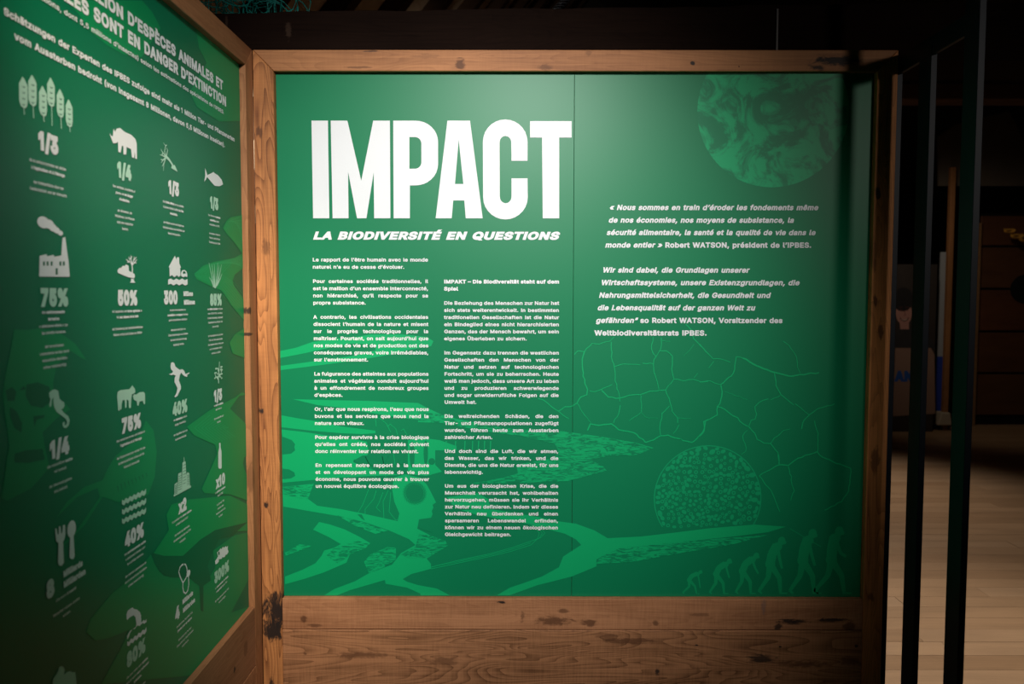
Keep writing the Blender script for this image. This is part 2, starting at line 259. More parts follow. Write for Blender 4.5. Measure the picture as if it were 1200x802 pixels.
# ---- glyph outlines, 500 units per em: character, advance, contours
GLYPHS = """% 338 88,141 73,143 60,149 50,157 43,168 39,180 37,194 37,206 39,220 43,232 51,243 60,251 73,257 88,258 103,257 115,251 125,243 132,232 136,220 138,206 138,194 136,180 132,168 125,157 115,149 103,143;88,164 99,166 106,173 110,183 112,194 112,206 106,227 99,234 88,236 77,234 69,227 65,217 64,206 64,194 65,183 69,173 76,166;251,-5 236,-3 223,2 213,11 206,21 202,34 200,48 200,60 202,74 206,86 213,97 223,105 236,111 251,112 266,111 278,105 288,97 295,86 299,74 300,60 300,48 299,34 295,21 288,11 278,2 265,-3;251,17 262,20 269,26 273,36 274,48 274,60 269,81 262,88 251,90 240,88 232,81 228,71 226,60 226,48 228,36 232,26 239,20;66,0 241,254 270,254 95,0
( 137 45,103 50,162 66,221 88,270 118,270 95,214 81,157 76,103 80,57 94,8 118,-48 88,-48 69,-11 56,27 47,66
) 137 19,-48 43,9 57,58 61,103 56,157 41,214 19,270 48,270 71,221 86,162 92,103 89,65 81,27 67,-11 48,-48
, 94 19,-60 34,36 68,36 42,-60
- 227 168,122 168,94 57,94 57,122
. 94 48,-2 39,-1 31,4 26,12 25,20 26,29 31,37 39,42 48,43 56,42 64,37 69,29 71,20 69,12 64,4 56,-1
/ 125 117,266 36,-38 7,-38 89,266
0 227 113,-3 87,0 65,12 47,31 34,57 27,89 24,127 27,165 35,197 48,223 65,242 87,254 113,258 139,254 161,242 179,223 192,197 200,165 203,127 200,89 192,57 179,31 162,12 140,0;113,25 131,28 145,37 157,52 165,72 170,97 172,127 170,157 165,182 157,203 145,218 131,227 113,230 96,227 82,218 70,203 62,182 56,157 55,127 56,97 62,72 70,52 82,37 96,28
1 175 112,254 112,0 80,0 80,224 79,224 17,179 17,213 73,254
2 227 32,0 32,24 117,114 141,141 155,163 160,186 159,198 154,209 146,218 137,224 112,230 98,228 86,224 77,216 69,207 65,195 64,181 33,181 35,202 43,221 55,237 72,248 91,255 112,258 134,255 153,248 169,237 181,223 188,205 191,186 185,159 168,129 133,90 76,30 76,28 195,28 195,0
3 227 109,-3 87,-1 66,5 49,15 35,29 26,46 22,66 55,66 57,54 63,44 72,35 83,30 109,25 138,30 149,37 157,46 163,58 165,72 163,86 158,98 150,109 137,117 121,122 101,124 78,124 78,150 144,224 144,226 35,226 35,254 186,254 186,230 106,139 106,144 132,144 154,138 172,127 185,111 194,93 196,72 194,51 185,33 172,18 154,6 133,-1
4 227 20,53 20,79 123,254 155,254 54,83 54,81 207,81 207,53;141,0 141,61 141,73 141,159 171,159 171,0
5 227 111,-3 89,-1 70,6 54,16 41,30 33,47 30,65 61,65 64,54 69,44 87,30 111,25 125,27 138,32 149,41 157,52 162,66 164,81 162,97 157,111 148,122 137,131 124,137 109,138 84,134 64,123 34,126 48,254 183,254 183,226 75,226 67,151 68,151 89,162 115,167 131,165 147,160 161,153 172,143 182,130 189,116 194,99 195,82 193,58 184,38 171,21 154,8 134,-1
6 227 113,-3 91,-1 71,7 55,20 42,37 34,58 32,81 34,100 40,119 69,170 126,254 161,254 75,131 73,131 83,144 98,153 117,157 139,155 158,147 173,136 185,120 192,101 194,79 192,56 184,36 171,20 155,7 135,-1;113,24 127,26 139,31 149,40 157,51 162,64 164,79 162,94 157,107 149,118 139,126 127,131 113,133 99,131 87,126 77,118 69,107 64,94 62,79 64,64 69,51 77,40 87,31 99,26
7 227 48,0 162,224 162,226 31,226 31,254 195,254 195,224 82,0
8 227 113,-3 89,-1 68,6 50,17 37,31 29,48 26,68 28,83 33,98 40,110 51,121 63,128 76,132 76,133 59,141 46,154 38,171 35,190 38,209 45,225 57,239 73,249 92,256 113,258 134,256 153,249 169,239 181,225 188,209 191,190 188,171 180,154 167,141 150,133 150,132 164,128 176,121 186,110 194,98 199,83 200,68 198,48 189,31 176,17 158,6 137,-1;113,25 129,26 142,30 153,37 161,46 167,57 168,69 167,83 161,94 153,104 141,111 128,116 113,118 98,116 85,111 73,104 65,94 59,83 58,69 59,57 64,46 73,37 84,30 97,26;113,145 137,150 146,157 154,165 158,176 160,188 158,200 154,210 147,218 138,225 113,230 89,225 79,218 72,210 68,200 66,188 68,176 72,165 79,157 89,150
9 227 113,258 135,255 155,247 171,234 184,217 192,197 194,173 192,155 186,135 158,84 100,0 65,0 151,124 154,124 144,111 128,101 109,97 87,100 69,107 53,119 41,134 34,154 32,176 34,198 42,218 55,235 71,247 91,255;113,230 99,228 87,223 77,215 69,204 64,191 63,176 64,161 69,148 77,137 87,129 99,123 113,122 127,123 139,129 149,137 157,147 162,160 164,175 162,190 157,204 150,215 139,223 127,228
: 94 48,-2 39,-1 31,4 26,12 25,20 26,29 31,37 39,42 48,43 56,42 64,37 69,29 71,20 69,12 64,4 56,-1;48,135 39,137 31,142 26,149 25,158 26,167 31,174 39,179 48,181 56,179 64,174 69,167 71,158 69,149 64,142 56,137
; 94 19,-60 34,36 68,36 42,-60;52,135 43,137 36,142 31,149 29,158 31,167 36,174 43,179 52,181 61,179 68,174 73,167 75,158 73,149 68,142 61,137
A 240 8,0 101,254 138,254 231,0 198,0 144,151 132,186 116,239 123,239 106,185 95,151 43,0;55,71 55,99 185,99 185,71
B 228 30,0 30,254 121,254 145,252 164,245 180,235 190,221 197,205 199,187 198,172 193,160 178,143 157,133 157,131 170,129 182,123 192,114 201,102 207,86 209,68 207,50 200,33 189,20 172,9 151,2 123,0;62,29 122,29 148,31 165,40 175,53 178,68 176,81 171,92 163,102 153,109 140,114 124,115 62,115;62,143 119,143 144,148 154,155 162,163 166,174 168,186 165,202 156,214 141,223 120,226 62,226
C 255 134,-3 103,1 75,12 52,32 35,58 24,90 20,127 24,165 35,197 52,223 75,242 103,254 134,258 170,252 186,245 201,236 214,224 224,209 232,193 236,174 204,174 195,197 179,214 158,224 134,228 111,225 92,216 75,202 62,182 54,157 52,127 54,97 63,72 75,53 92,38 112,29 134,26 158,30 179,40 195,57 204,80 236,80 232,62 224,45 214,31 201,19 187,9 170,2 153,-2
D 251 109,0 48,0 48,29 107,29 136,31 159,40 177,55 189,75 197,99 200,128 197,156 190,180 177,200 160,214 138,223 110,226 47,226 47,254 113,254 147,251 176,239 200,221 217,196 227,164 231,128 227,91 217,59 199,34 175,15 145,4;62,254 62,0 30,0 30,254
E 209 30,0 30,254 186,254 186,226 62,226 62,143 178,143 178,114 62,114 62,29 188,29 188,0
F 205 30,0 30,254 185,254 185,226 62,226 62,139 173,139 173,111 62,111 62,0
G 260 134,-3 102,1 75,13 52,32 35,58 24,90 20,127 24,165 35,197 52,223 74,242 102,254 132,258 152,256 170,252 187,245 202,235 214,222 225,208 232,192 237,174 204,174 194,197 178,213 158,224 133,228 111,225 92,216 75,202 62,182 54,157 52,127 54,97 63,72 75,53 92,38 112,29 134,26 155,29 172,36 187,47 198,62 205,80 207,101 217,100 141,100 141,128 239,128 239,100 236,71 225,45 209,25 188,9 163,0
H 258 30,0 30,254 62,254 62,144 196,144 196,254 228,254 228,0 196,0 196,116 62,116 62,0
I 92 30,0 30,254 62,254 62,0
J 198 93,-3 62,2 38,16 22,40 17,73 17,86 49,86 49,73 52,52 61,37 75,28 93,25 110,28 124,37 133,52 136,73 136,254 168,254 168,73 163,40 147,16 123,2
K 233 52,73 52,108 70,131 87,152 106,172 182,254 224,254 116,138 114,138;30,0 30,254 62,254 62,167 62,112 62,97 62,0;186,0 94,130 114,155 224,0
L 196 30,0 30,254 62,254 62,29 181,29 181,0
M 314 30,0 30,254 76,254 139,94 144,79 150,61 156,42 161,24 154,24 159,41 165,61 171,79 176,94 238,254 284,254 284,0 252,0 252,145 252,163 253,184 253,207 253,229 256,229 249,205 241,181 234,161 228,145 171,0 143,0 85,145 80,160 72,181 65,204 56,229 59,229 60,208 60,186 61,164 61,145 61,0
N 262 30,0 30,254 68,254 172,91 181,75 194,53 207,27 202,27 200,54 200,79 199,97 199,254 232,254 232,0 193,0 101,145 89,165 74,191 54,226 60,227 61,192 62,164 62,145 62,0
O 267 133,-3 103,1 75,12 52,32 35,58 24,90 20,127 24,165 35,197 52,223 75,242 103,254 133,258 164,254 192,242 215,223 232,197 243,165 247,127 243,90 232,58 215,32 192,12 164,1;133,26 155,29 175,38 191,52 204,72 212,97 215,127 212,157 204,182 191,202 175,216 155,225 133,228 112,225 92,216 75,202 63,182 54,157 52,127 54,97 63,72 75,52 92,38 112,29
P 222 30,0 30,254 118,254 144,252 166,244 183,231 195,215 202,195 204,174 202,152 195,133 183,116 166,104 144,96 118,93 55,93 55,121 116,121 134,123 149,128 159,136 167,147 171,160 172,174 171,188 167,201 159,211 148,219 134,224 116,226 62,226 62,0
Q 267 123,80 156,80 185,42 192,32 234,-24 200,-24 173,13 166,23;133,-3 103,1 75,12 52,32 35,58 24,90 20,127 24,165 35,197 52,223 75,242 103,254 133,258 164,254 192,242 215,223 232,197 243,165 247,127 243,90 232,58 215,32 192,12 164,1;133,26 155,29 175,38 191,52 204,72 212,97 215,127 212,157 204,182 191,202 175,216 155,225 133,228 112,225 92,216 75,202 63,182 54,157 52,127 54,97 63,72 75,52 92,38 112,29
R 224 30,0 30,254 118,254 145,252 167,244 183,232 195,217 202,198 205,176 202,154 195,136 183,120 166,109 145,101 118,99 48,99 48,128 117,128 135,129 149,133 160,141 167,150 171,162 173,176 171,190 167,202 159,212 149,220 134,224 116,226 62,226 62,0;177,0 115,115 151,115 214,0
S 223 112,-4 86,-2 64,5 46,15 32,30 23,48 19,68 52,68 55,55 62,44 71,35 83,29 112,25 128,26 143,30 155,37 165,46 171,57 173,70 171,81 166,89 148,102 122,111 92,120 64,130 43,145 30,163 26,186 29,206 37,224 51,238 69,249 90,256 114,258 137,256 158,249 175,238 189,224 197,208 200,189 169,189 163,206 151,219 134,227 112,229 97,228 84,224 73,218 64,209 59,199 58,188 60,176 65,167 85,154 106,147 132,140 156,132 179,119 197,99 202,85 204,69 201,50 193,32 180,17 162,5 139,-2
T 224 16,226 16,254 208,254 208,226 128,226 128,0 96,0 96,226
U 259 129,-4 101,-1 77,8 57,22 42,40 33,62 30,87 30,254 62,254 62,89 64,72 70,57 80,44 94,34 110,28 129,26 149,28 165,34 179,44 188,57 194,72 196,89 196,254 229,254 229,87 226,62 216,40 201,22 182,8 157,-1
V 240 102,0 8,254 42,254 96,103 108,69 124,15 117,15 133,69 145,103 197,254 231,254 139,0
W 343 78,0 8,254 41,254 82,98 88,73 93,47 98,20 95,20 100,47 106,73 112,98 153,254 190,254 231,98 237,73 243,47 249,20 244,20 249,47 255,73 261,98 302,254 335,254 265,0 228,0 184,161 176,196 168,237 175,237 167,197 159,161 115,0
X 237 9,0 109,142 109,118 15,254 52,254 89,200 102,181 112,164 122,146 116,146 126,164 136,181 149,200 187,254 223,254 129,119 129,143 228,0 191,0 146,65 134,83 125,98 115,116 122,116 113,98 103,83 91,65 46,0
Y 236 102,0 102,104 8,254 46,254 96,172 111,146 125,115 112,115 126,146 140,172 191,254 228,254 134,104 134,0
Z 219 21,0 21,23 137,193 153,215 170,238 174,227 143,226 111,226 20,226 20,254 198,254 198,231 84,64 67,40 49,17 45,27 76,28 107,29 200,29 200,0
a 195 80,-4 63,-3 47,2 34,11 24,22 17,37 15,54 17,69 22,80 29,90 39,97 63,105 89,110 117,113 133,117 136,121 138,127 138,128 133,148 120,161 98,165 75,161 59,150 50,137 20,146 29,161 39,173 52,182 66,188 97,192 119,190 143,180 153,172 161,160 167,145 168,126 168,0 138,0 138,26 136,26 126,12 108,1;85,23 101,24 114,29 124,37 132,47 136,57 138,69 138,95 130,91 116,88 100,86 88,84 67,79 52,70 47,62 46,52 51,36 65,26
b 212 115,-4 99,-3 86,2 69,16 59,29 56,29 56,0 26,0 26,254 57,254 57,160 59,160 69,173 86,186 98,191 115,192 137,189 156,180 173,166 185,146 193,122 195,94 193,66 185,42 173,23 157,8 137,-1;110,23 126,26 140,33 150,44 158,58 163,75 164,95 163,114 158,131 150,145 140,156 126,163 110,165 94,163 81,156 70,145 62,131 58,114 56,95 58,75 63,58 70,43 81,32 94,26
c 198 104,-4 79,-1 58,8 41,23 28,43 20,66 17,94 20,122 28,146 41,165 58,180 79,189 104,192 130,189 153,178 170,161 181,138 151,131 145,145 135,155 121,162 104,165 86,162 73,155 62,144 54,129 50,112 48,94 50,75 54,59 62,44 73,33 86,26 104,23 121,26 135,33 146,44 152,59 181,51 171,28 153,11 130,0
d 212 98,-4 75,-1 56,8 40,23 27,42 20,66 17,94 20,122 27,146 40,166 56,180 75,189 98,192 114,191 126,186 144,173 153,160 155,160 155,254 186,254 186,0 156,0 156,29 153,29 143,16 126,2 114,-3;102,23 118,26 132,32 142,43 150,58 154,75 156,95 154,114 150,131 142,145 132,156 118,163 102,165 86,163 72,156 62,145 54,131 50,114 48,95 50,75 54,58 62,44 73,33 86,26
e 202 106,-4 80,-1 58,8 41,23 28,42 20,66 17,93 20,121 28,145 40,165 58,180 78,189 103,192 133,187 147,180 160,170 170,157 179,141 184,121 186,97 186,85 37,85 37,110 169,110 155,101 153,119 149,134 141,147 131,157 118,163 103,165 87,163 73,157 62,147 54,135 50,121 48,105 48,89 50,69 55,53 64,40 76,31 90,25 106,23 127,26 143,36 153,53 182,45 177,32 168,20 156,10 141,2 125,-3
f 127 114,190 114,164 3,164 3,190;40,0 40,216 42,231 48,243 57,252 68,259 94,265 111,263 121,260 114,234 107,236 97,237 85,235 77,230 72,221 71,209 71,0
g 213 103,-75 84,-74 67,-70 41,-55 25,-35 51,-20 61,-33 77,-44 103,-49 124,-46 141,-38 152,-23 156,-3 156,34 153,34 143,21 126,8 114,4 97,2 76,5 56,13 40,27 28,45 20,68 17,96 20,123 27,147 40,166 56,180 76,189 98,192 114,191 127,186 144,173 154,159 157,159 157,190 186,190 186,-4 183,-27 175,-45 162,-59 145,-68 125,-73;102,30 118,32 132,38 142,47 150,61 155,77 156,96 155,115 150,132 142,146 132,156 119,163 102,165 86,163 73,156 62,145 54,131 50,115 48,96 50,78 54,61 62,48 73,38 86,32
h 205 57,113 57,0 26,0 26,254 57,254 57,144 51,144 62,166 76,181 94,189 114,192 132,190 148,184 161,174 170,160 177,142 179,120 179,0 148,0 148,118 145,137 136,152 123,161 105,165 92,163 80,159 71,151 63,141 58,129
i 83 26,0 26,190 57,190 57,0;42,221 34,223 27,227 22,234 21,242 22,249 27,256 34,260 42,262 50,260 57,256 62,249 63,242 62,234 57,227 50,223
j 83 26,190 57,190 57,-15 55,-31 51,-45 43,-56 32,-65 19,-70 2,-71 -5,-71 -5,-43 1,-43 12,-42 20,-36 25,-27 26,-15;42,221 34,223 27,227 22,234 20,242 22,249 27,256 34,260 42,262 50,260 57,256 61,249 63,242 61,234 57,227 50,223
k 190 55,68 55,106 60,106 142,190 180,190 92,100 89,100;26,0 26,254 57,254 57,0;147,0 74,93 96,114 186,0
l 95 70,-1 50,2 37,10 29,24 26,42 26,254 57,254 57,49 60,31 65,27 73,26 80,26 85,27 90,1 81,0
m 305 26,0 26,190 56,190 56,148 54,148 59,162 66,173 86,188 110,193 129,190 144,180 154,166 160,147 156,147 161,160 169,172 190,187 218,193 234,191 249,186 261,177 270,164 276,148 278,128 278,0 248,0 248,127 245,145 236,156 224,163 209,165 197,164 187,160 173,145 168,124 168,0 137,0 137,130 134,144 126,156 115,163 100,165 79,160 70,154 63,145 58,133 57,119 57,0
n 205 57,113 57,0 26,0 26,190 56,190 56,144 51,144 62,166 76,181 94,189 114,192 132,190 147,184 160,174 170,160 176,142 179,120 179,0 148,0 148,118 145,137 136,152 123,161 105,165 92,163 80,159 71,151 63,141 58,129
o 208 104,-4 79,-1 58,8 41,23 28,43 20,66 17,94 20,122 28,146 41,165 58,180 79,189 104,192 128,189 149,180 167,165 180,146 188,122 191,94 188,66 180,43 167,23 149,8 128,-1;104,23 121,26 135,33 146,44 154,59 158,75 160,94 158,112 154,129 146,144 135,155 121,162 104,165 86,162 73,155 62,144 54,129 50,112 48,94 50,75 54,59 62,44 73,33 86,26
p 212 26,-71 26,190 56,190 56,160 59,160 69,173 86,186 98,191 115,192 137,189 156,180 173,166 185,146 193,122 195,94 193,66 185,42 173,23 157,8 137,-1 115,-4 99,-3 86,2 69,16 59,29 57,29 57,-71;110,23 126,26 140,33 150,44 158,58 163,75 164,95 163,114 158,131 150,145 140,156 126,163 110,165 94,163 81,156 70,145 62,131 58,114 56,95 58,75 63,58 70,43 81,32 94,26
q 212 186,-71 155,-71 155,29 153,29 143,16 126,2 114,-3 98,-4 75,-1 56,8 40,23 27,42 20,66 17,94 20,122 27,146 40,166 56,180 75,189 98,192 114,191 126,186 144,173 153,160 156,160 156,190 186,190;102,23 118,26 132,32 142,43 150,58 154,75 156,95 154,114 150,131 142,145 132,156 118,163 102,165 86,163 72,156 62,145 54,131 50,114 48,95 50,75 54,58 62,44 73,33 86,26
r 130 26,0 26,190 56,190 56,160 58,160 65,173 76,184 90,190 107,192 115,192 122,192 122,161 115,162 103,163 91,161 80,157 70,151 63,142 58,131 57,118 57,0
s 182 91,-4 72,-3 56,2 42,9 31,19 23,32 18,47 47,53 53,40 62,30 75,25 91,23 108,25 122,31 131,40 134,51 132,60 127,68 118,74 106,78 75,85 52,93 36,104 27,119 23,137 26,152 33,166 43,177 58,185 74,190 94,192 112,191 127,186 140,179 149,170 162,145 134,139 129,149 121,158 110,164 94,166 78,164 65,158 57,150 54,139 56,129 62,122 86,111 115,105 137,97 153,86 162,71 166,53 163,37 156,24 145,12 130,3 112,-2
t 114 102,190 102,164 3,164 3,190;32,236 63,236 63,49 64,38 68,31 75,26 85,25 93,26 101,27 107,1 96,-1 84,-2 62,1 46,11 36,26 32,46
u 205 91,-3 73,-1 57,5 44,15 35,29 28,47 26,69 26,190 57,190 57,72 60,52 68,37 82,28 100,25 113,27 125,31 134,38 142,48 146,61 148,76 148,190 179,190 179,0 149,0 149,46 154,46 143,23 129,8 111,0
v 195 81,0 9,190 42,190 83,78 93,43 103,10 92,10 101,43 112,78 152,190 186,190 113,0
w 284 69,0 11,190 44,190 67,107 77,68 88,21 82,21 93,67 103,107 126,190 158,190 181,107 191,68 201,21 196,21 206,68 217,107 240,190 272,190 215,0 184,0 159,86 152,112 145,140 138,169 145,169 138,140 131,112 124,86 99,0
x 189 10,0 86,109 86,86 14,190 50,190 74,153 90,127 104,103 88,103 101,127 117,153 141,190 176,190 104,84 104,107 179,0 143,0 115,43 100,68 86,91 102,91 89,68 74,43 46,0
y 195 24,-69 31,-43 36,-44 52,-44 65,-37 75,-18 81,-1 9,190 42,190 83,78 93,43 103,10 92,10 101,43 112,78 153,190 186,190 102,-29 88,-54 70,-68 46,-73 32,-72
z 190 21,0 21,23 127,160 127,161 24,161 24,190 166,190 166,165 63,30 63,28 169,28 169,0
« 201 84,25 16,104 84,185 119,185 52,104 119,25;153,25 86,104 153,185 188,185 122,104 188,25
» 201 13,25 80,104 13,185 48,185 116,104 48,25;82,25 149,104 82,185 117,185 185,104 117,25
Ä 240 8,0 101,254 138,254 231,0 198,0 144,151 132,186 116,239 123,239 106,185 95,151 43,0;55,71 55,99 185,99 185,71;156,286 148,288 142,292 137,299 136,306 137,314 142,321 148,325 156,326 164,325 170,321 175,314 176,306 175,299 170,292 164,288;84,286 76,288 70,292 65,299 64,306 65,314 70,321 76,325 84,326 92,325 98,321 103,314 104,306 103,299 98,292 92,288
È 209 30,0 30,254 186,254 186,226 62,226 62,143 178,143 178,114 62,114 62,29 188,29 188,0;97,279 64,329 98,329 122,279
É 209 30,0 30,254 186,254 186,226 62,226 62,143 178,143 178,114 62,114 62,29 188,29 188,0;95,279 119,329 153,329 121,279
Ö 267 133,-3 103,1 75,12 52,32 35,58 24,90 20,127 24,165 35,197 52,223 75,242 103,254 133,258 164,254 192,242 215,223 232,197 243,165 247,127 243,90 232,58 215,32 192,12 164,1;133,26 155,29 175,38 191,52 204,72 212,97 215,127 212,157 204,182 191,202 175,216 155,225 133,228 112,225 92,216 75,202 63,182 54,157 52,127 54,97 63,72 75,52 92,38 112,29;170,286 162,288 155,292 151,299 149,306 151,314 155,321 162,325 170,326 177,325 184,321 188,314 190,306 188,299 184,292 177,288;98,286 90,288 83,292 79,299 77,306 79,314 83,321 90,325 98,326 105,325 112,321 116,314 118,306 116,299 112,292 105,288
Ü 259 129,-4 101,-1 77,8 57,22 42,40 33,62 30,87 30,254 62,254 62,89 64,72 70,57 80,44 94,34 110,28 129,26 149,28 165,34 179,44 188,57 194,72 196,89 196,254 229,254 229,87 226,62 216,40 201,22 182,8 157,-1;165,286 158,288 151,292 147,299 145,306 147,314 151,321 158,325 165,326 173,325 180,321 184,314 186,306 184,299 180,292 173,288;94,286 86,288 79,292 75,299 73,306 75,314 79,321 86,325 94,326 101,325 108,321 112,314 114,306 112,299 108,292 101,288
ß 221 61,181 61,0 30,0 30,181 35,215 50,239 71,253 98,258 114,256 130,251 144,243 156,231 163,216 166,197 162,175 154,161 146,149 143,136 144,128 149,121 163,108 181,94 196,76 200,64 202,50 200,34 193,21 183,10 170,3 154,-2 135,-3 104,1 82,10 94,37 109,29 133,25 149,27 161,32 168,41 171,52 169,61 165,69 150,83 132,97 117,113 113,124 111,136 115,153 124,165 132,177 136,194 133,210 125,221 113,227 98,229 82,227 71,218 63,203
à 195 80,-4 63,-3 47,2 34,11 24,22 17,37 15,54 17,69 22,80 29,90 39,97 63,105 89,110 117,113 133,117 136,121 138,127 138,128 133,148 120,161 98,165 75,161 59,150 50,137 20,146 29,161 39,173 52,182 66,188 97,192 119,190 143,180 153,172 161,160 167,145 168,126 168,0 138,0 138,26 136,26 126,12 108,1;85,23 101,24 114,29 124,37 132,47 136,57 138,69 138,95 130,91 116,88 100,86 88,84 67,79 52,70 47,62 46,52 51,36 65,26;83,214 50,265 84,265 108,214
â 195 80,-4 63,-3 47,2 34,11 24,22 17,37 15,54 17,69 22,80 29,90 39,97 63,105 89,110 117,113 133,117 136,121 138,127 138,128 133,148 120,161 98,165 75,161 59,150 50,137 20,146 29,161 39,173 52,182 66,188 97,192 119,190 143,180 153,172 161,160 167,145 168,126 168,0 138,0 138,26 136,26 126,12 108,1;85,23 101,24 114,29 124,37 132,47 136,57 138,69 138,95 130,91 116,88 100,86 88,84 67,79 52,70 47,62 46,52 51,36 65,26;70,218 40,218 40,219 80,265 109,265 149,219 149,218 119,218 95,248
ä 195 80,-4 63,-3 47,2 34,11 24,22 17,37 15,54 17,69 22,80 29,90 39,97 63,105 89,110 117,113 133,117 136,121 138,127 138,128 133,148 120,161 98,165 75,161 59,150 50,137 20,146 29,161 39,173 52,182 66,188 97,192 119,190 143,180 153,172 161,160 167,145 168,126 168,0 138,0 138,26 136,26 126,12 108,1;85,23 101,24 114,29 124,37 132,47 136,57 138,69 138,95 130,91 116,88 100,86 88,84 67,79 52,70 47,62 46,52 51,36 65,26;131,221 123,223 116,227 112,234 110,242 112,249 116,256 123,260 131,262 138,260 145,256 149,249 151,242 149,234 145,227 138,223;59,221 51,223 44,227 40,234 38,242 40,249 44,256 51,260 59,262 66,260 73,256 77,249 79,242 77,234 73,227 66,223
ç 198 104,-4 79,-1 58,8 41,23 28,43 20,66 17,94 20,122 28,146 41,165 58,180 79,189 104,192 130,189 153,178 170,161 181,138 151,131 145,145 135,155 121,162 104,165 86,162 73,155 62,144 54,129 50,112 48,94 50,75 54,59 62,44 73,33 86,26 104,23 121,26 135,33 146,44 152,59 181,51 171,28 153,11 130,0;85,-71 85,-53 105,-53 118,-51 122,-42 118,-34 105,-31 91,-31 96,8 112,8 112,0 112,-15 127,-17 137,-22 142,-30 144,-42 142,-55 135,-64 123,-70 105,-71
è 202 106,-4 80,-1 58,8 41,23 28,42 20,66 17,93 20,121 28,145 40,165 58,180 78,189 103,192 133,187 147,180 160,170 170,157 179,141 184,121 186,97 186,85 37,85 37,110 169,110 155,101 153,119 149,134 141,147 131,157 118,163 103,165 87,163 73,157 62,147 54,135 50,121 48,105 48,89 50,69 55,53 64,40 76,31 90,25 106,23 127,26 143,36 153,53 182,45 177,32 168,20 156,10 141,2 125,-3;90,214 57,265 91,265 115,214
é 202 106,-4 80,-1 58,8 41,23 28,42 20,66 17,93 20,121 28,145 40,165 58,180 78,189 103,192 133,187 147,180 160,170 170,157 179,141 184,121 186,97 186,85 37,85 37,110 169,110 155,101 153,119 149,134 141,147 131,157 118,163 103,165 87,163 73,157 62,147 54,135 50,121 48,105 48,89 50,69 55,53 64,40 76,31 90,25 106,23 127,26 143,36 153,53 182,45 177,32 168,20 156,10 141,2 125,-3;88,214 112,265 146,265 114,214
ê 202 106,-4 80,-1 58,8 41,23 28,42 20,66 17,93 20,121 28,145 40,165 58,180 78,189 103,192 133,187 147,180 160,170 170,157 179,141 184,121 186,97 186,85 37,85 37,110 169,110 155,101 153,119 149,134 141,147 131,157 118,163 103,165 87,163 73,157 62,147 54,135 50,121 48,105 48,89 50,69 55,53 64,40 76,31 90,25 106,23 127,26 143,36 153,53 182,45 177,32 168,20 156,10 141,2 125,-3;77,218 47,218 47,219 87,265 116,265 157,219 157,218 126,218 102,248
î 83 26,0 26,190 57,190 57,0;17,218 -13,218 -13,219 27,265 56,265 96,219 96,218 66,218 42,248
ï 83 26,0 26,190 57,190 57,0;78,221 70,223 64,227 59,234 58,242 59,249 64,256 70,260 78,262 86,260 92,256 97,249 98,242 97,234 92,227 86,223;6,221 -2,223 -8,227 -13,234 -14,242 -13,249 -8,256 -2,260 6,262 14,260 20,256 25,249 26,242 25,234 20,227 14,223
ô 208 104,-4 79,-1 58,8 41,23 28,43 20,66 17,94 20,122 28,146 41,165 58,180 79,189 104,192 128,189 149,180 167,165 180,146 188,122 191,94 188,66 180,43 167,23 149,8 128,-1;104,23 121,26 135,33 146,44 154,59 158,75 160,94 158,112 154,129 146,144 135,155 121,162 104,165 86,162 73,155 62,144 54,129 50,112 48,94 50,75 54,59 62,44 73,33 86,26;79,218 49,218 49,219 89,265 118,265 158,219 158,218 128,218 104,248
ö 208 104,-4 79,-1 58,8 41,23 28,43 20,66 17,94 20,122 28,146 41,165 58,180 79,189 104,192 128,189 149,180 167,165 180,146 188,122 191,94 188,66 180,43 167,23 149,8 128,-1;104,23 121,26 135,33 146,44 154,59 158,75 160,94 158,112 154,129 146,144 135,155 121,162 104,165 86,162 73,155 62,144 54,129 50,112 48,94 50,75 54,59 62,44 73,33 86,26;140,221 132,223 125,227 121,234 119,242 121,249 125,256 132,260 140,262 147,260 154,256 158,249 160,242 158,234 154,227 147,223;68,221 60,223 53,227 49,234 47,242 49,249 53,256 60,260 68,262 76,260 82,256 86,249 88,242 86,234 82,227 76,223
ù 205 91,-3 73,-1 57,5 44,15 35,29 28,47 26,69 26,190 57,190 57,72 60,52 68,37 82,28 100,25 113,27 125,31 134,38 142,48 146,61 148,76 148,190 179,190 179,0 149,0 149,46 154,46 143,23 129,8 111,0;90,214 57,265 91,265 115,214
û 205 91,-3 73,-1 57,5 44,15 35,29 28,47 26,69 26,190 57,190 57,72 60,52 68,37 82,28 100,25 113,27 125,31 134,38 142,48 146,61 148,76 148,190 179,190 179,0 149,0 149,46 154,46 143,23 129,8 111,0;78,218 48,218 48,219 88,265 117,265 157,219 157,218 127,218 102,248
ü 205 91,-3 73,-1 57,5 44,15 35,29 28,47 26,69 26,190 57,190 57,72 60,52 68,37 82,28 100,25 113,27 125,31 134,38 142,48 146,61 148,76 148,190 179,190 179,0 149,0 149,46 154,46 143,23 129,8 111,0;138,221 131,223 124,227 120,234 118,242 120,249 124,256 131,260 138,262 146,260 153,256 157,249 159,242 157,234 153,227 146,223;67,221 59,223 52,227 48,234 46,242 48,249 52,256 59,260 67,262 74,260 81,256 85,249 87,242 85,234 81,227 74,223
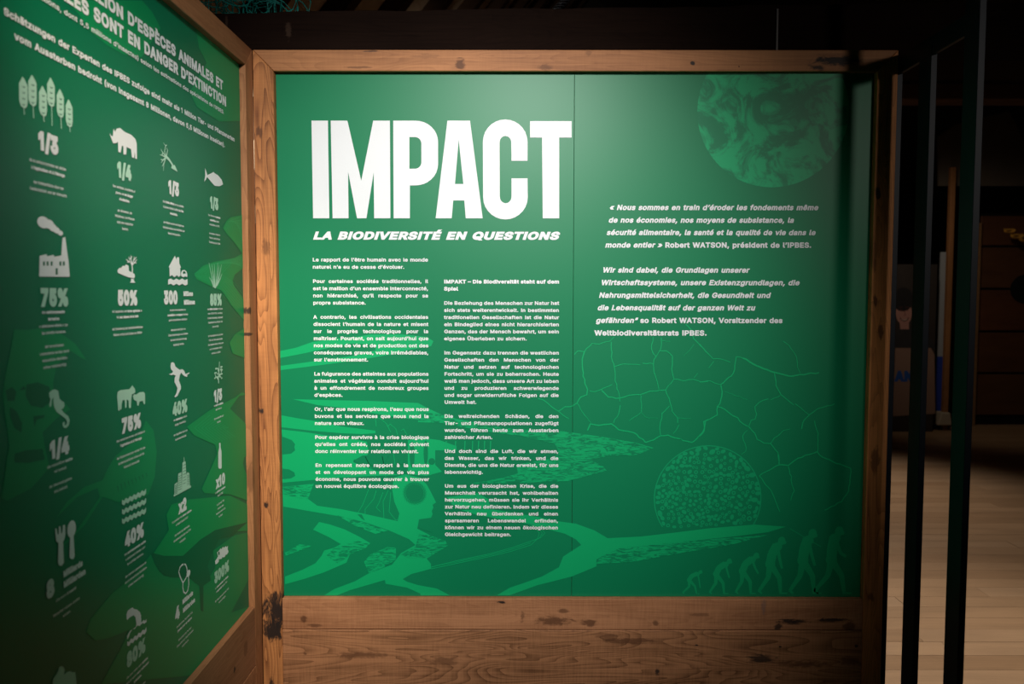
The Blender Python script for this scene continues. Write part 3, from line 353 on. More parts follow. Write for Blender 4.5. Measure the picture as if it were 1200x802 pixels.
œ 347 104,-4 79,-1 58,8 41,23 28,43 20,66 17,94 20,122 28,146 41,165 58,180 79,189 104,192 128,189 149,180 167,165 180,146 188,122 191,94 188,66 180,43 167,23 149,8 128,-1;104,23 121,26 135,33 146,44 154,59 158,75 160,94 158,112 154,129 146,144 135,155 121,162 104,165 86,162 73,155 62,144 54,129 50,112 48,94 50,75 54,59 62,44 73,33 86,26;251,-4 225,-1 203,8 186,23 173,42 165,66 162,93 164,121 172,145 185,165 202,180 223,189 247,192 278,187 292,180 304,170 315,157 323,141 329,121 330,97 330,85 182,85 182,110 314,110 300,101 298,119 294,134 286,147 276,157 263,163 247,165 231,163 218,157 207,147 199,135 194,121 193,105 193,89 195,69 200,53 209,40 220,31 234,25 251,23 272,26 287,36 298,53 327,45 321,32 312,20 300,10 286,2 269,-3
– 175 175,122 175,94 0,94 0,122
’ 88 26,159 41,254 75,254 49,159
“ 150 26,159 52,254 75,254 60,159;87,159 114,254 137,254 122,159"""
FONT = {}
for _l in GLYPHS.split('\n'):
    ch = _l[0]; adv, rest = _l[2:].split(' ', 1)
    FONT[ch] = (int(adv) / 500.0, [[tuple(int(q) / 500.0 for q in p.split(',')) for p in c.split()] for c in rest.split(';')])
FONT[' '] = (0.24, [])
FONT["'"] = FONT["’"]
def area2(c): return sum(c[i-1][0] * c[i][1] - c[i][0] * c[i-1][1] for i in range(len(c)))
_cache = {}
def union(V, F, k=1000.0):
    """flat faces that overlap -> triangles that do not"""
    G = []
    for f in F:
        a, b, c = V[f[0]], V[f[1]], V[f[2]]
        q = (b[0]-a[0])*(c[1]-a[1]) - (b[1]-a[1])*(c[0]-a[0])
        if abs(q) * k * k > 1e-7: G.append(f if q > 0 else (f[0], f[2], f[1]))
    F = G
    vs, es, fs, ov, oe, of = delaunay_2d_cdt([Vector((x*k, y*k)) for x, y in V], [], F, 0, 1e-4, True)
    def ar(P, f): return sum(P[f[i-1]][0]*P[f[i]][1] - P[f[i]][0]*P[f[i-1]][1] for i in range(len(f))) / 2
    got = {}
    for f, o in zip(fs, of):
        a = ar(vs, f)
        for i in o: got[i] = got.get(i, 0) + a
    bad = {i for i, a in got.items() if a > ar(V, F[i]) * k * k * 1.05 + 1e-3}
    keep = [tuple(f) for f, o in zip(fs, of) if any(i not in bad for i in o)]
    used = sorted({i for f in keep for i in f}); mp = {q: i for i, q in enumerate(used)}
    return [(vs[i][0]/k, vs[i][1]/k) for i in used], [tuple(mp[i] for i in f) for f in keep]
def fill(loops, winding=False):
    """triangles inside a set of closed contours"""
    V = []; E = []
    for c in loops:
        n = len(V); m = len(c); V += list(c); E += [(n+i, n+(i+1) % m) for i in range(m)]
    k = 1000.0
    vs, es, fs, ov, oe, of = delaunay_2d_cdt([Vector((x*k, y*k)) for x, y in V], E, [], 0, 1e-4, False)
    out = []
    for f in fs:
        x = sum(vs[i][0] for i in f) / len(f) / k; y = sum(vs[i][1] for i in f) / len(f) / k
        wn = 0
        for c in loops:
            for i in range(len(c)):
                (x1, y1), (x2, y2) = c[i-1], c[i]
                if (y1 > y) != (y2 > y) and x < (x2-x1)*(y-y1)/(y2-y1)+x1:
                    wn += (1 if y2 > y1 else -1) if winding else 1
        if (wn != 0) if winding else (wn % 2): out.append(tuple(f))
    return [(v[0]/k, v[1]/k) for v in vs], out
def grow(c, w):
    """contour displaced by w to its right-hand side"""
    out = []; n = len(c)
    for i in range(n):
        p, q, r = c[i-1], c[i], c[(i+1) % n]
        a = (q[0]-p[0], q[1]-p[1]); b = (r[0]-q[0], r[1]-q[1])
        la = math.hypot(*a) or 1; lb = math.hypot(*b) or 1
        na = (a[1]/la, -a[0]/la); nb = (b[1]/lb, -b[0]/lb)
        d = (na[0]+nb[0], na[1]+nb[1]); dd = d[0]**2 + d[1]**2
        k = 2 / max(dd, 0.55)
        out.append((q[0] + d[0]*w*k, q[1] + d[1]*w*k))
    return out
def glyph(ch, w):
    key = (ch, round(w, 4))
    if key in _cache: return _cache[key]
    adv, cs = FONT[ch]
    V = []; F = []
    if cs:
        V, F = fill(cs, True)
        if w > 0:
            big = max(cs, key=lambda c: abs(area2(c)))
            sgn = w if area2(big) > 0 else -w          # ink lies on the same side of every contour
            for c in cs:
                g = grow(c, sgn)
                n = len(V); m = len(c)
                V += c; V += g
                for i in range(m):
                    j = (i+1) % m
                    a, b, c_, d = V[n+i], V[n+j], V[n+m+j], V[n+m+i]
                    F.append((n+i, n+j, n+m+j)); F.append((n+i, n+m+j, n+m+i))
        if w > 0: V, F = union(V, F)
    _cache[key] = (adv, V, F)
    return _cache[key]
class Flat:
    """2-D print, later laid on a wall"""
    def __init__(s, clean=False): s.v = []; s.f = []; s.clean = clean
    def add(s, vs, fs):
        n = len(s.v); s.v += vs; s.f += [tuple(i + n for i in f) for f in fs]
    def poly(s, pts, holes=()):
        loops = [list(pts)] + [list(h) for h in holes]
        s.add(*fill(loops))
    def line(s, pts, w, w2=None):
        """stroke of width w (tapering to w2) with round-ish joints"""
        w2 = w if w2 is None else w2; n = len(pts)
        for i in range(n-1):
            (x0, y0), (x1, y1) = pts[i], pts[i+1]
            L_ = math.hypot(x1-x0, y1-y0) or 1e-9; nx, ny = -(y1-y0)/L_, (x1-x0)/L_
            a = (w + (w2-w)*i/(n-1))/2; b = (w + (w2-w)*(i+1)/(n-1))/2
            s.add([(x0+nx*a, y0+ny*a), (x0-nx*a, y0-ny*a), (x1-nx*b, y1-ny*b), (x1+nx*b, y1+ny*b)], [(0, 1, 2, 3)])
            if i: s.disc(x0, y0, a, a, 6)
    def disc(s, x, y, rx, ry, n=20, a=0.0):
        ca, sa = math.cos(a), math.sin(a)
        vs = []
        for k in range(n):
            u, v = rx*math.cos(2*math.pi*k/n), ry*math.sin(2*math.pi*k/n)
            vs.append((x+u*ca-v*sa, y+u*sa+v*ca))
        s.add(vs, [tuple(range(n))])
    def ring(s, x, y, r, w, n=20, a0=0.0, a1=2*math.pi):
        vs = []; 
        for k in range(n+1):
            t = a0 + (a1-a0)*k/n
            vs += [(x+(r+w/2)*math.cos(t), y+(r+w/2)*math.sin(t)), (x+(r-w/2)*math.cos(t), y+(r-w/2)*math.sin(t))]
        s.add(vs, [(2*k, 2*k+1, 2*k+3, 2*k+2) for k in range(n)])
    def mapped(s, fn):
        s.v = [fn(*p) for p in s.v]; return s
    def on_front(s, name, mat, parent, lift):
        return s._lay(name, mat, parent, lambda u, v: (u, -lift, v), Vector((0, -1, 0)))
    def on_side(s, name, mat, parent, lift):
        return s._lay(name, mat, parent, lambda u, v: (XP + lift, u, v), Vector((1, 0, 0)))
    def _lay(s, name, mat, parent, fn, nrm):
        if not s.clean:
            tri = []
            for f in s.f: tri += [(f[0], f[i], f[i+1]) for i in range(1, len(f)-1)]
            s.v, s.f = union(s.v, tri, 100.0)
        off = parent.matrix_world.translation
        me = bpy.data.meshes.new(name)
        vs = [Vector(fn(*p)) for p in s.v]
        fs = []
        for f in s.f:
            a = Vector((0, 0, 0))
            for i in range(len(f)): a += (vs[f[i-1]] - vs[f[0]]).cross(vs[f[i]] - vs[f[0]])
            fs.append(f if a.dot(nrm) > 0 else f[::-1])
        me.from_pydata([v - off for v in vs], [], fs)
        return link(name, me, parent, mat)

def runs(text):
    """'*' toggles bold, '~' toggles italic"""
    b = it = False; out = []
    for ch in text:
        if ch == '*': b = not b
        elif ch == '~': it = not it
        else: out.append((ch, b, it))
    return out
def text_width(text, em, w, wb, track=0.0, xs=1.0):
    return sum((FONT[ch][0] + track + (wb if b else w)) * em * xs for ch, b, i in runs(text)) 
def set_text(flat, text, x, y, em, w=0.02, wb=0.045, align='l', track=0.0, xs=1.0, slant=0.21, fit=None, justify=None):
    """lays one line; fit = total width reached by stretching the letters, justify = by stretching the spaces"""
    W = text_width(text, em, w, wb, track, xs)
    if fit: xs *= fit / W; W = fit
    extra = 0.0
    ns = text.count(' ')
    if justify and ns: extra = (justify - W) / ns; W = justify
    if align == 'c': x -= W / 2
    elif align == 'r': x -= W
    for ch, b, it in runs(text):
        wt = wb if b else w
        adv, V, F = glyph(ch, wt)
        sl = slant if it else 0.0
        if V:
            flat.add([(x + (u + wt/2 + sl*v)*em*xs, y + v*em) for u, v in V], F)
        x += (adv + track + wt) * em * xs + (extra if ch == ' ' else 0)
    return x

# ------------------------------------------------------------------ the room
M_floor = [wood('floor_wood_%d' % i, 'x', 40 + i, light=c, dark=tuple(q*0.62 for q in c), figure=0.2, rough=0.42, sawn=0.1)
           for i, c in enumerate([(0.37, 0.235, 0.135), (0.33, 0.205, 0.115), (0.40, 0.26, 0.155)])]
M_roofboard = plain('pale_roof_boards', (0.55, 0.44, 0.33), 0.8, 0.2, noise=0.25, scale=5)
M_rafter = wood('dark_rafter_wood', 'x', 5, light=(0.060, 0.030, 0.016), dark=(0.02, 0.010, 0.006), rough=0.8)
M_wall = plain('dark_plaster', (0.035, 0.032, 0.030), 0.9, 0.2, noise=0.2, scale=3)
M_joint = plain('floor_joint', (0.05, 0.03, 0.018), 0.8, 0.2, noise=0.1)
X0, X1, Y0, Y1 = -2.4, 9.0, -6.0, 13.0
RID = 2.2
def roofz(x): return 4.69 + 1.25 * x if x <= RID else 7.44 - 0.75 * (x - RID)
b = MB(); b.box((X0, Y0, -0.12), (X1, Y1, -0.004)); floor = tag(b.build('floor', M_joint), kind='structure')
rnd = random.Random(3); cache = {}; nb = 0
y = -1.6; row = 0
while y < 8.0:
    x = 1.2 - rnd.uniform(0, 1.6); row += 1
    while x < 8.8:
        Ln = rnd.choice((1.8, 2.4, 3.0)); xe = min(x + Ln, 8.95)
        if xe > 1.2:
            m = MB(); m.box((max(x, 0.9), y, -0.004), (xe - 0.002, y + 0.136, rnd.uniform(0, 0.0008)))
            o = m.build('floor_board', M_floor[rnd.randrange(3)], floor); nb += 1
        x = xe if Ln == 0 else xe + 0.0
        if xe >= 8.9: break
    y += 0.138
b = MB(); b.box((X0-0.15, Y0, 0), (X0, Y1, roofz(X0)+0.2)); tag(b.build('wall_left', M_wall), kind='structure')
b = MB(); b.box((X1, Y0, 0), (X1+0.15, Y1, roofz(X1)+0.2)); tag(b.build('wall_right', M_wall), kind='structure')
def gable(name, a, c):
    p = prism([(X0-0.15, 0), (X1+0.15, 0), (X1+0.15, roofz(X1+0.15)), (RID, roofz(RID)), (X0-0.15, roofz(X0-0.15))], 'y', a, c)
    tag(p.build(name, M_wall), kind='structure')
gable('wall_back', Y1, Y1+0.15); gable('wall_front', Y0-0.15, Y0)
p = prism([(RID, roofz(RID)), (X1+0.3, roofz(X1+0.3)), (X1+0.3, roofz(X1+0.3)+0.12), (RID, roofz(RID)+0.12)], 'y', Y0, Y1)
tag(p.build('ceiling', M_wall), kind='structure')
ce = prism([(X0-0.3, roofz(X0-0.3)+0.06), (RID, roofz(RID)+0.06), (RID, roofz(RID)+0.16), (X0-0.3, roofz(X0-0.3)+0.16)], 'y', Y0, Y1)
ceil2 = tag(ce.build('ceiling', M_wall), kind='structure')
k = 0; x = X0
while x < RID - 0.01:                                   # roof boards running front to back on the rafters
    xe = min(x + 0.125, RID)
    m = prism([(x, roofz(x)+0.004), (xe-0.004, roofz(xe-0.004)+0.004), (xe-0.004, roofz(xe-0.004)+0.05), (x, roofz(x)+0.05)], 'y', 1.0, Y1-0.02)
    m.build('roof_board', M_roofboard, ceil2); x = xe
for i in range(11):
    yy = 2.6 + i * 1.0
    m = prism([(X0, roofz(X0)-0.24), (RID, roofz(RID)-0.24), (RID, roofz(RID)), (X0, roofz(X0))], 'y', yy, yy+0.16)
    tag(m.build('rafter', M_rafter, ceil2))

# the heavy beam running behind and above the display wall
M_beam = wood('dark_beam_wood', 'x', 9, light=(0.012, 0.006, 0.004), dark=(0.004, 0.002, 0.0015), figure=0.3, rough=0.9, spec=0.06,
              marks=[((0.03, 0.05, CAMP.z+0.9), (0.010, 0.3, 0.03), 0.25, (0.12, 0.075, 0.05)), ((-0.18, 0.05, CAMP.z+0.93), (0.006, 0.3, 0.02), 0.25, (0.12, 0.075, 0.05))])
zb = CAMP.z
pts = []
rb = random.Random(4)
xs_ = [-1.3 + i * 0.09 for i in range(86)]
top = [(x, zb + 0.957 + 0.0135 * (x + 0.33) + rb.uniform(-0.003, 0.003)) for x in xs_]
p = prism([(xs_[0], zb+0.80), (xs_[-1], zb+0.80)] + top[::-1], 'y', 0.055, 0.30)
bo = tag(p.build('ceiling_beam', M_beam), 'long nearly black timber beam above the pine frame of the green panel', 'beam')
m = MB(); xx = fr(910, 30, 0.05)[0]
m.box((xx, 0.05, zb+0.80), (xx+0.006, 0.056, zb+0.972)); m.build('steel_strap', plain('grey_strap', (0.06, 0.05, 0.045), 0.5, noise=0.1), bo)
m = MB()
m.box((X0+0.01, 0.06, 0), (X0+0.26, 0.29, zb+0.80)); m.box((5.9, 0.06, 0), (6.15, 0.29, zb+0.80))
m.box((X0+0.01, 0.06, zb+0.80), (-1.3, 0.29, zb+0.94))
m.build('beam_support', M_beam, bo)

# ------------------------------------------------------------------ timber display walls
LW = (0.47, 0.205, 0.078); DW = (0.15, 0.052, 0.018); CHAR = (0.018, 0.012, 0.010)
BR = (0.09, 0.034, 0.014)
fw = thing('display_wall', (1.0, 0.0, 0.0), 'reclaimed pine frame and boards holding the wide green panel with large white lettering', 'partition')
def K(px, py, rx, rz, s, tone=BR): 
    x, z = fr(px, py, YF); return ((x, YF, z), (rx, 0.3, rz), s, tone)
# heights
ZT = Z0 + H
e = 0.0006
W_ls = wood('pine_left_stile', 'z', 11, (0.52, 0.215, 0.070), (0.13, 0.042, 0.014), figure=0.75, marks=[K(304, 155, .012, .02, .8), K(312, 290, .018, .03, .6), K(306, 482, .010, .012, .95, CHAR),
            K(312, 592, .010, .012, .95, CHAR), K(325, 716, .06, .06, .98, CHAR), K(320, 738, .035, .045, .98, CHAR), K(322, 700, .014, .02, .9, CHAR), K(318, 800, .010, .02, .9, CHAR)])
prism([(XF+e, 0), (-e, 0), (-e, ZT), (XF+e, ZT+0.069)], 'y', YF, 0.03).build('stile', W_ls, fw, bevel=0.0018)
W_tr = wood('pine_top_rail', 'x', 12, (0.46, 0.20, 0.078), DW, figure=0.25, marks=[K(539, 75, .018, .022, .85), K(812, 74, .008, .008, .95, CHAR), K(866, 78, .003, .003, 1, CHAR),
            K(640, 79, .03, .012, .6), K(980, 71, .075, .020, .97, CHAR), K(958, 79, .03, .012, .9, CHAR), K(420, 79, .05, .004, .6), K(432, 60, .03, .003, .7, CHAR), K(500, 66, .05, .008, .3), K(690, 62, .012, .012, .4)])  # black marks near right end: burn stain with a cast shadow painted in
prism([(e, ZT), (2-e, ZT), (2.068-e, ZT+0.069), (XF+2*e, ZT+0.069)], 'y', YF, 0.03).build('top_rail', W_tr, fw, bevel=0.0018)
W_rs = wood('pine_right_stile', 'z', 13, (0.66, 0.26, 0.078), DW, marks=[K(1029, 225, .010, .022, .9, CHAR), K(1026, 352, .008, .02, .8), K(1032, 390, .01, .03, .8), K(1026, 540, .02, .05, .7), K(1020, 700, .014, .02, .7), K(1024, 300, .01, .06, .5)])
prism([(2+e, 0), (2.068, 0), (2.068, ZT+0.069), (2+e, ZT)], 'y', YF, 0.03).build('stile', W_rs, fw, bevel=0.0018)
W_br = wood('pine_bottom_rail', 'x', 14, (0.44, 0.20, 0.092), DW, figure=0.25, sawn=0.6, marks=[K(588, 706, .018, .005, 1, CHAR), K(356, 726, .012, .014, .8), K(368, 733, .03, .008, .7), K(612, 724, .008, .022, .6),
            K(650, 728, .075, .016, .8), K(660, 716, .02, .01, .7), K(690, 730, .03, .014, .8), K(768, 730, .012, .012, .7), K(822, 721, .04, .006, .5), K(928, 729, .05, .010, .93, CHAR), K(975, 727, .055, .008, .93, CHAR), K(996, 734, .02, .02, .8), K(912, 734, .015, .018, .85, CHAR), K(895, 712, .008, .03, .4, (.1,.09,.1))])
prism([(e, Z0-0.1075), (2-e, Z0-0.1075), (2-e, Z0), (e, Z0)], 'y', YF, 0.03).build('rail', W_br, fw, bevel=0.0015)
W_p2 = wood('pine_plank', 'x', 19, (0.42, 0.19, 0.085), (0.12, 0.048, 0.018), figure=0.75, sawn=0.6, marks=[K(892, 772, .055, .018, .85, CHAR), K(940, 778, .09, .014, .7), K(740, 751, .10, .012, .75), K(816, 756, .006, .003, 1, CHAR), K(914, 758, .006, .003, 1, CHAR),
            K(1003, 757, .006, .006, .9, CHAR), K(420, 768, .09, .014, .6), K(520, 774, .05, .016, .6), K(770, 787, .010, .014, .9, CHAR), K(358, 766, .006, .005, .7), K(996, 775, .04, .02, .6), K(710, 745, .05, .01, .5)])
prism([(e, Z0-0.335), (2-e, Z0-0.335), (2-e, Z0-0.1095), (e, Z0-0.1095)], 'y', YF-0.003, 0.03).build('plank', W_p2, fw, bevel=0.0018)
W_p3 = wood('pine_plank_low', 'x', 23, (0.40, 0.18, 0.08), DW, figure=0.5, sawn=0.5)
prism([(e, 0.0), (2-e, 0.0), (2-e, Z0-0.337), (e, Z0-0.337)], 'y', YF, 0.03).build('plank', W_p3, fw, bevel=0.0018)
M_back = plain('dark_backing', (0.05, 0.035, 0.025), 0.9, 0.2, noise=0.2)
m = MB(); m.box((0.001, 0.012, Z0), (1.999, 0.03, ZT)); m.build('backing_board', M_back, fw)

sw = thing('display_wall', (XF, -1.1, 0.0), 'reclaimed pine frame on the left wall around the green panel of pictograms', 'partition')
YE = -2.19
def KS(px, py, ry, rz, s, tone=BR):
    yy, z = sd(px, py, XF); return ((XF, yy, z), (0.3, ry, rz), s, tone)
W_ss = wood('pine_side_stile', 'z', 31, (0.40, 0.18, 0.075), DW, marks=[KS(293, 364, .012, .012, .9, CHAR), KS(293, 392, .03, .006, .9, CHAR), KS(296, 560, .02, .05, .5)])
prism([(YL, 0), (YF-e, 0), (YF-e, ZT+0.069), (YL, ZT)], 'x', XF-0.05, XF).build('stile', W_ss, sw, bevel=0.0015)
prism([(YE-0.07, 0), (YE, 0), (YE, ZT), (YE-0.07, ZT+0.069)], 'x', XF-0.05, XF).build('stile', W_ss, sw, bevel=0.0015)
W_st = wood('pine_side_top', 'y', 32, (0.30, 0.13, 0.055), DW, figure=0.3)
prism([(YE, ZT), (YL-e, ZT), (YF-e, ZT+0.069-e), (YE-0.07, ZT+0.069)], 'x', XF-0.05, XF).build('top_rail', W_st, sw, bevel=0.0015)
W_sb = wood('pine_side_rail', 'y', 33, (0.32, 0.145, 0.07), DW, figure=0.3, marks=[KS(275, 785, .01, .012, .9, CHAR), KS(288, 760, .02, .03, .5)])
prism([(YE, Z0-0.20), (YL-e, Z0-0.20), (YL-e, Z0), (YE, Z0)], 'x', XF-0.05, XF).build('rail', W_sb, sw, bevel=0.0015)
prism([(YE, 0), (YL-e, 0), (YL-e, Z0-0.203), (YE, Z0-0.203)], 'x', XF-0.05, XF).build('plank', W_p3, sw, bevel=0.0015)
m = MB(); m.box((XP-0.03, YE, Z0), (XP-0.012, YL, ZT)); m.build('backing_board', M_back, sw)

# ------------------------------------------------------------------ wide green panel
gp = thing('information_panel', (1.0, 0.0, Z0), 'wide satin green printed panel with the word IMPACT above two columns of text', 'panel')
m = MB(); m.box((0.0006, 0, Z0+0.0005), (0.9988, 0.01, ZT-0.0005)); m.build('panel_sheet', M_green, gp, bevel=0.0006)
m = MB(); m.box((1.0000, 0, Z0+0.0005), (1.9994, 0.01, ZT-0.0005)); m.build('panel_sheet', M_green, gp, bevel=0.0006)
LA, LB, LC, LT = 0.0004, 0.0007, 0.0010, 0.0013
def clampf(p):
    return (min(max(p[0], 0.001), 1.999), min(max(p[1], Z0+0.001), ZT-0.001))
def fpoly(F, pts): F.poly([clampf(fr(*p)) for p in pts])
def fline(F, pts, w, w2=None): F.line([clampf(fr(*p)) for p in pts], w, w2)
PX = 2.708 / FPX
_pc = [0]
def piece(name, q, mat, lift):
    F = Flat(); fpoly(F, q); _pc[0] += 1
    F.on_front(name, mat, gp, lift + _pc[0] * 0.000006)
def spiece(name, pts, mat, lift, ox=0, oy=0, s=1.0):
    F = Flat(); spoly(F, pts, ox, oy, s); _pc[0] += 1
    F.on_side(name, mat, sp, lift + (_pc[0] % 40) * 0.000006)
deep = Flat(); lines = Flat(); cracks = Flat(); contours = Flat()
for q in [
 [(328.5,411.5),(347,407.7),(366,401),(392,397),(410,396.5),(434,392),(470,392),(500,395),(508,400),(505,406),(480,410),(462,415),(433,420),(410,423.5),(392,426),(365,429.5),(329,434),(329,429),(365,424),(392,420.5),(415,417),(440,411),(440,404),(410,403),(385,408),(358,414),(328.5,419.7)],
 [(343,468),(380,469),(430,470),(490,472.5),(500,478),(515,485),(515,494),(490,492),(470,490),(440,485),(400,478),(372,475)],
 [(330,487),(352,491),(372,494),(400,500),(440,505),(440,508),(425,509),(400,508),(365,505),(330,501)],
 [(330,503.5),(360,507),(385,511),(410,514),(430,518),(432,530),(428,540),(415,538.5),(414,542),(425,546),(440,552),(470,557),(440,558),(400,560),(370,562.5),(331,566),(331,562),(341,561),(346,558),(345,554),(339,550.5),(331,549.5),(331,533),(341,532),(346,528),(345,524),(346,521),(342,516),(331,512)],
 [(331,571),(368,567),(364,577),(361,585),(372,593),(400,597),(425,602),(466,611),(468,602),(462,588),(459.5,573),(462,560),(475,556),(492,560),(500,568),(505,577),(511,589),(507,592),(508,595),(506,599),(507,603),(505,607),(491,609),(489,620),(505,628),(522,634),(525,640),(508,650),(500,655),(505,661),(505,667),(490,671),(482,673),(472,679),(477,682),(490,686),(512,690),(527,698),(493,698),(492.5,696),(477,689),(452,684.5),(451,680),(410,692),(395,698),(380,698),(392,690.5),(416,681.5),(432.5,672),(459.5,662),(470,648.5),(487,639),(479,632),(455,621.5),(428,612.5),(404,606.5),(372.5,601),(332,594)],
 [(374,612),(386,614.7),(404,620.7),(422,629.7),(434,637),(428,642.5),(410,650),(406,659.7),(380,671),(357.5,678.5),(334,685),(334,676),(354.5,668),(369.5,660.5),(377,651.5),(380,645.5),(392,642),(399.5,638),(386,630),(367,621)],
 [(652.5,611),(675,614),(697,622),(712,631),(752,629),(790,624.5),(830,619.5),(884,615),(921,617.5),(900,624),(860,629),(822,633),(780,637),(745,641),(722,645),(710,650),(699,656),(699,664),(670,676),(630,686),(597.5,697.8),(582.5,697.8),(597.5,689),(612.5,684),(635,676),(655,665),(660,652.5),(670,646),(681,639),(675,632.5),(662.5,626),(640,620),(620,616)],
 [(524,583),(560,578),(572,585),(575,595),(555,597),(530,592)],
 [(540,598),(570,596),(600,601),(630,606),(655,611.5),(640,618),(600,611),(560,604)],
 [(478,516),(492,513),(515,516),(535,523),(535,528),(510,528),(510,545),(518,553),(500,558),(478,556)],
 ]: piece('river_print', q, M_light, LA)
for q in [
 [(490,482),(515,485),(535,491),(590,502),(655,505),(705,512),(745,519),(766,525),(745,534),(715,534),(692,539),(707,547),(711,552),(665,564),(615,566),(552,567),(590,560),(607,555),(605,545),(650,537),(655,530),(650,520),(615,512),(565,505),(515,496),(490,495)],
 [(426.5,659),(434,650),(455,641),(464,642),(464,656),(450,665),(432.5,672)],
 [(334,648),(351,638),(365,640),(356,644),(335,651.5)],
 [(699,661),(740,659),(800,648),(860,638),(900,627),(822,633),(780,637),(725,643),(702,654)],
 [(331,571.5),(368,567),(364,577),(361,585),(350,584),(331,579)],
 [(491,626),(505,628),(522,634),(525,640),(508,650),(496,655),(478,654),(470,650),(487,641)],
 [(383,651),(392,642),(420,634),(433,638),(428,643),(410,650),(405,655),(395,660)],
 [(395,604),(428,613),(455,622),(440,626),(415,616)],
 ]: piece('water_texture_print', q, M_water, LB)
for q in [
 [(491,611),(500,613.5),(506,618),(506,624),(498,622),(490,618)],
 [(419,603),(424,603),(427.5,610),(424,608)],
 ]: piece('dark_print', q, M_green, LC)
x_, z_ = fr(486, 578); deep.disc(x_, z_, 0.030, 0.031, 28)
for k in range(26):
    a = k * 2 * math.pi / 26; pp = [(x_ + math.cos(a + t*0.9) * (0.026 + 0.016*t), z_ + math.sin(a + t*0.9) * (0.026 + 0.016*t)) for t in (0, .5, 1)]
    deep.line(pp, 0.004, 0.001)
for (cx, cy, rx, ry) in [(470,532,4,13),(483,533,3,16),(499,531,2.6,15),(506,541,4,4),(452,525,6,12)]:
    x_, z_ = fr(cx, cy); deep.disc(x_, z_, rx*PX, ry*PX, 16)
fpoly(deep, [(414,540),(425,534),(440,533),(455,535),(450,546),(425,546)])
for cx in (523,534,545,554,561,568,575): fline(lines, [(cx,517),(cx-.5,528)], 0.0032)
for q in [[(441,500),(440,490),(446,491),(453,497),(458,507)], [(455,500),(457,497),(464,503),(466,510)], [(470,505),(473,503),(477,510)], [(428,535),(432,543),(440,560)],
          [(448,535),(450,545),(452,560)], [(461,530),(463,545)], [(432,574),(425,592),(419,602)], [(441,575),(438,585),(428,597),(428,605)], [(449,577),(444,590),(441,595),(446,600)],
          [(455,575),(449,588),(450,608)], [(458,577),(456,600),(464,610),(468,608)]]: fline(lines, q, 0.0018)
for o in (0, 3.5, 6.5):
    fline(contours, [(505,667-o*.3),(540,659.5-o*.5),(572,653-o*.5),(600,646-o*.6),(622,639-o*.7),(630+o*.6,631.5-o*.2),(632+o,625),(628+o,620)], 0.0026, 0.0014)
# cracked-earth lines
rc = random.Random(8)
def crack(pts, ox, oy, s, w=0.0036):
    P = [(ox + a/s, oy + c/s) for a, c in pts]
    out = [P[0]]
    for a, c in zip(P, P[1:]):
        d = math.hypot(c[0]-a[0], c[1]-a[1]); n = max(1, int(d/4))
        for i in range(1, n+1):
            t = i/n; j = 0.0 if i == n else 0.8
            out.append((a[0]+(c[0]-a[0])*t + rc.uniform(-j, j), a[1]+(c[1]-a[1])*t + rc.uniform(-j, j)))
    fline(cracks, out, w, w*0.8)
A = (650, 380, 5.728)
for q, w in [([(130,205),(155,180),(200,185),(250,130),(300,135),(370,115),(400,85)],4), ([(200,185),(185,235),(190,350),(220,440),(215,475),(175,490),(150,530),(105,555),(70,555),(25,585),(0,570),(-60,520),(-110,500)],5),
 ([(25,585),(95,635)],4), ([(150,530),(200,610),(245,665)],3), ([(380,120),(380,220),(400,290),(405,380),(435,480),(437,520)],4), ([(400,285),(470,268),(575,275)],4), ([(590,263),(665,268)],4),
 ([(235,450),(265,455),(310,440),(385,405)],4), ([(315,445),(360,490),(437,497),(500,478),(575,475),(640,450),(745,443)],5), ([(660,85),(650,170),(680,220),(665,240),(665,320),(700,440)],4),
 ([(715,90),(710,170),(680,220)],4), ([(720,110),(775,115)],2.5), ([(705,180),(750,180),(790,215),(785,300),(800,370),(745,443)],4), ([(800,370),(870,382),(935,372),(985,390),(1031,385)],4), ([(935,360),(960,330)],2.5),
 ([(745,443),(775,530),(790,590),(825,630),(825,665)],4), ([(825,630),(915,635)],2), ([(835,675),(795,735)],3), ([(580,480),(582,590),(500,650)],3), ([(582,595),(610,625),(690,632)],2),
 ([(770,550),(720,600),(705,690),(710,745)],4), ([(440,545),(430,600),(395,665)],3.5), ([(220,715),(240,670),(300,680),(380,670),(430,710),(500,722),(550,740),(610,795),(660,780),(710,750),(760,745),(840,770),(920,795),(975,745),(1005,700),(1000,655),(1031,640)],6),
 ([(880,0),(925,50),(930,95),(960,125),(1000,165),(1031,200)],5), ([(935,135),(865,215)],2)]: crack(q, *A, w*0.00076)
A = (820, 400, 5.73)
for q, w in [([(0,20),(90,120),(140,120),(205,142)],4), ([(95,135),(60,180)],3), ([(0,275),(70,268),(140,292)],4), ([(140,292),(225,215),(245,105),(290,115)],5), ([(290,115),(380,165),(500,210),(600,235),(670,225),(800,212)],8),
 ([(560,0),(600,30),(650,110),(655,170),(675,215)],3.5), ([(500,215),(512,300),(545,360),(630,428)],5), ([(640,420),(735,495)],4), ([(683,590),(690,550),(735,495),(800,450),(905,420)],5), ([(540,365),(475,395)],3.5),
 ([(460,388),(400,410),(370,440),(382,490),(370,525),(345,530),(330,570)],4), ([(140,295),(150,340),(135,420),(118,440),(118,495),(40,535),(30,600),(0,640)],5),
 ([(120,440),(170,460),(220,500),(255,515),(270,540),(330,575),(370,620),(385,660),(430,685),(475,688),(525,750),(530,800)],5), ([(475,688),(500,650),(560,600),(605,590)],3.5),
 ([(320,598),(288,638),(305,690),(308,740),(280,760)],3), ([(770,535),(795,620),(790,745)],4), ([(170,338),(320,392)],2)]: crack(q, *A, w*0.00076)
A = (680, 380, 3.53)
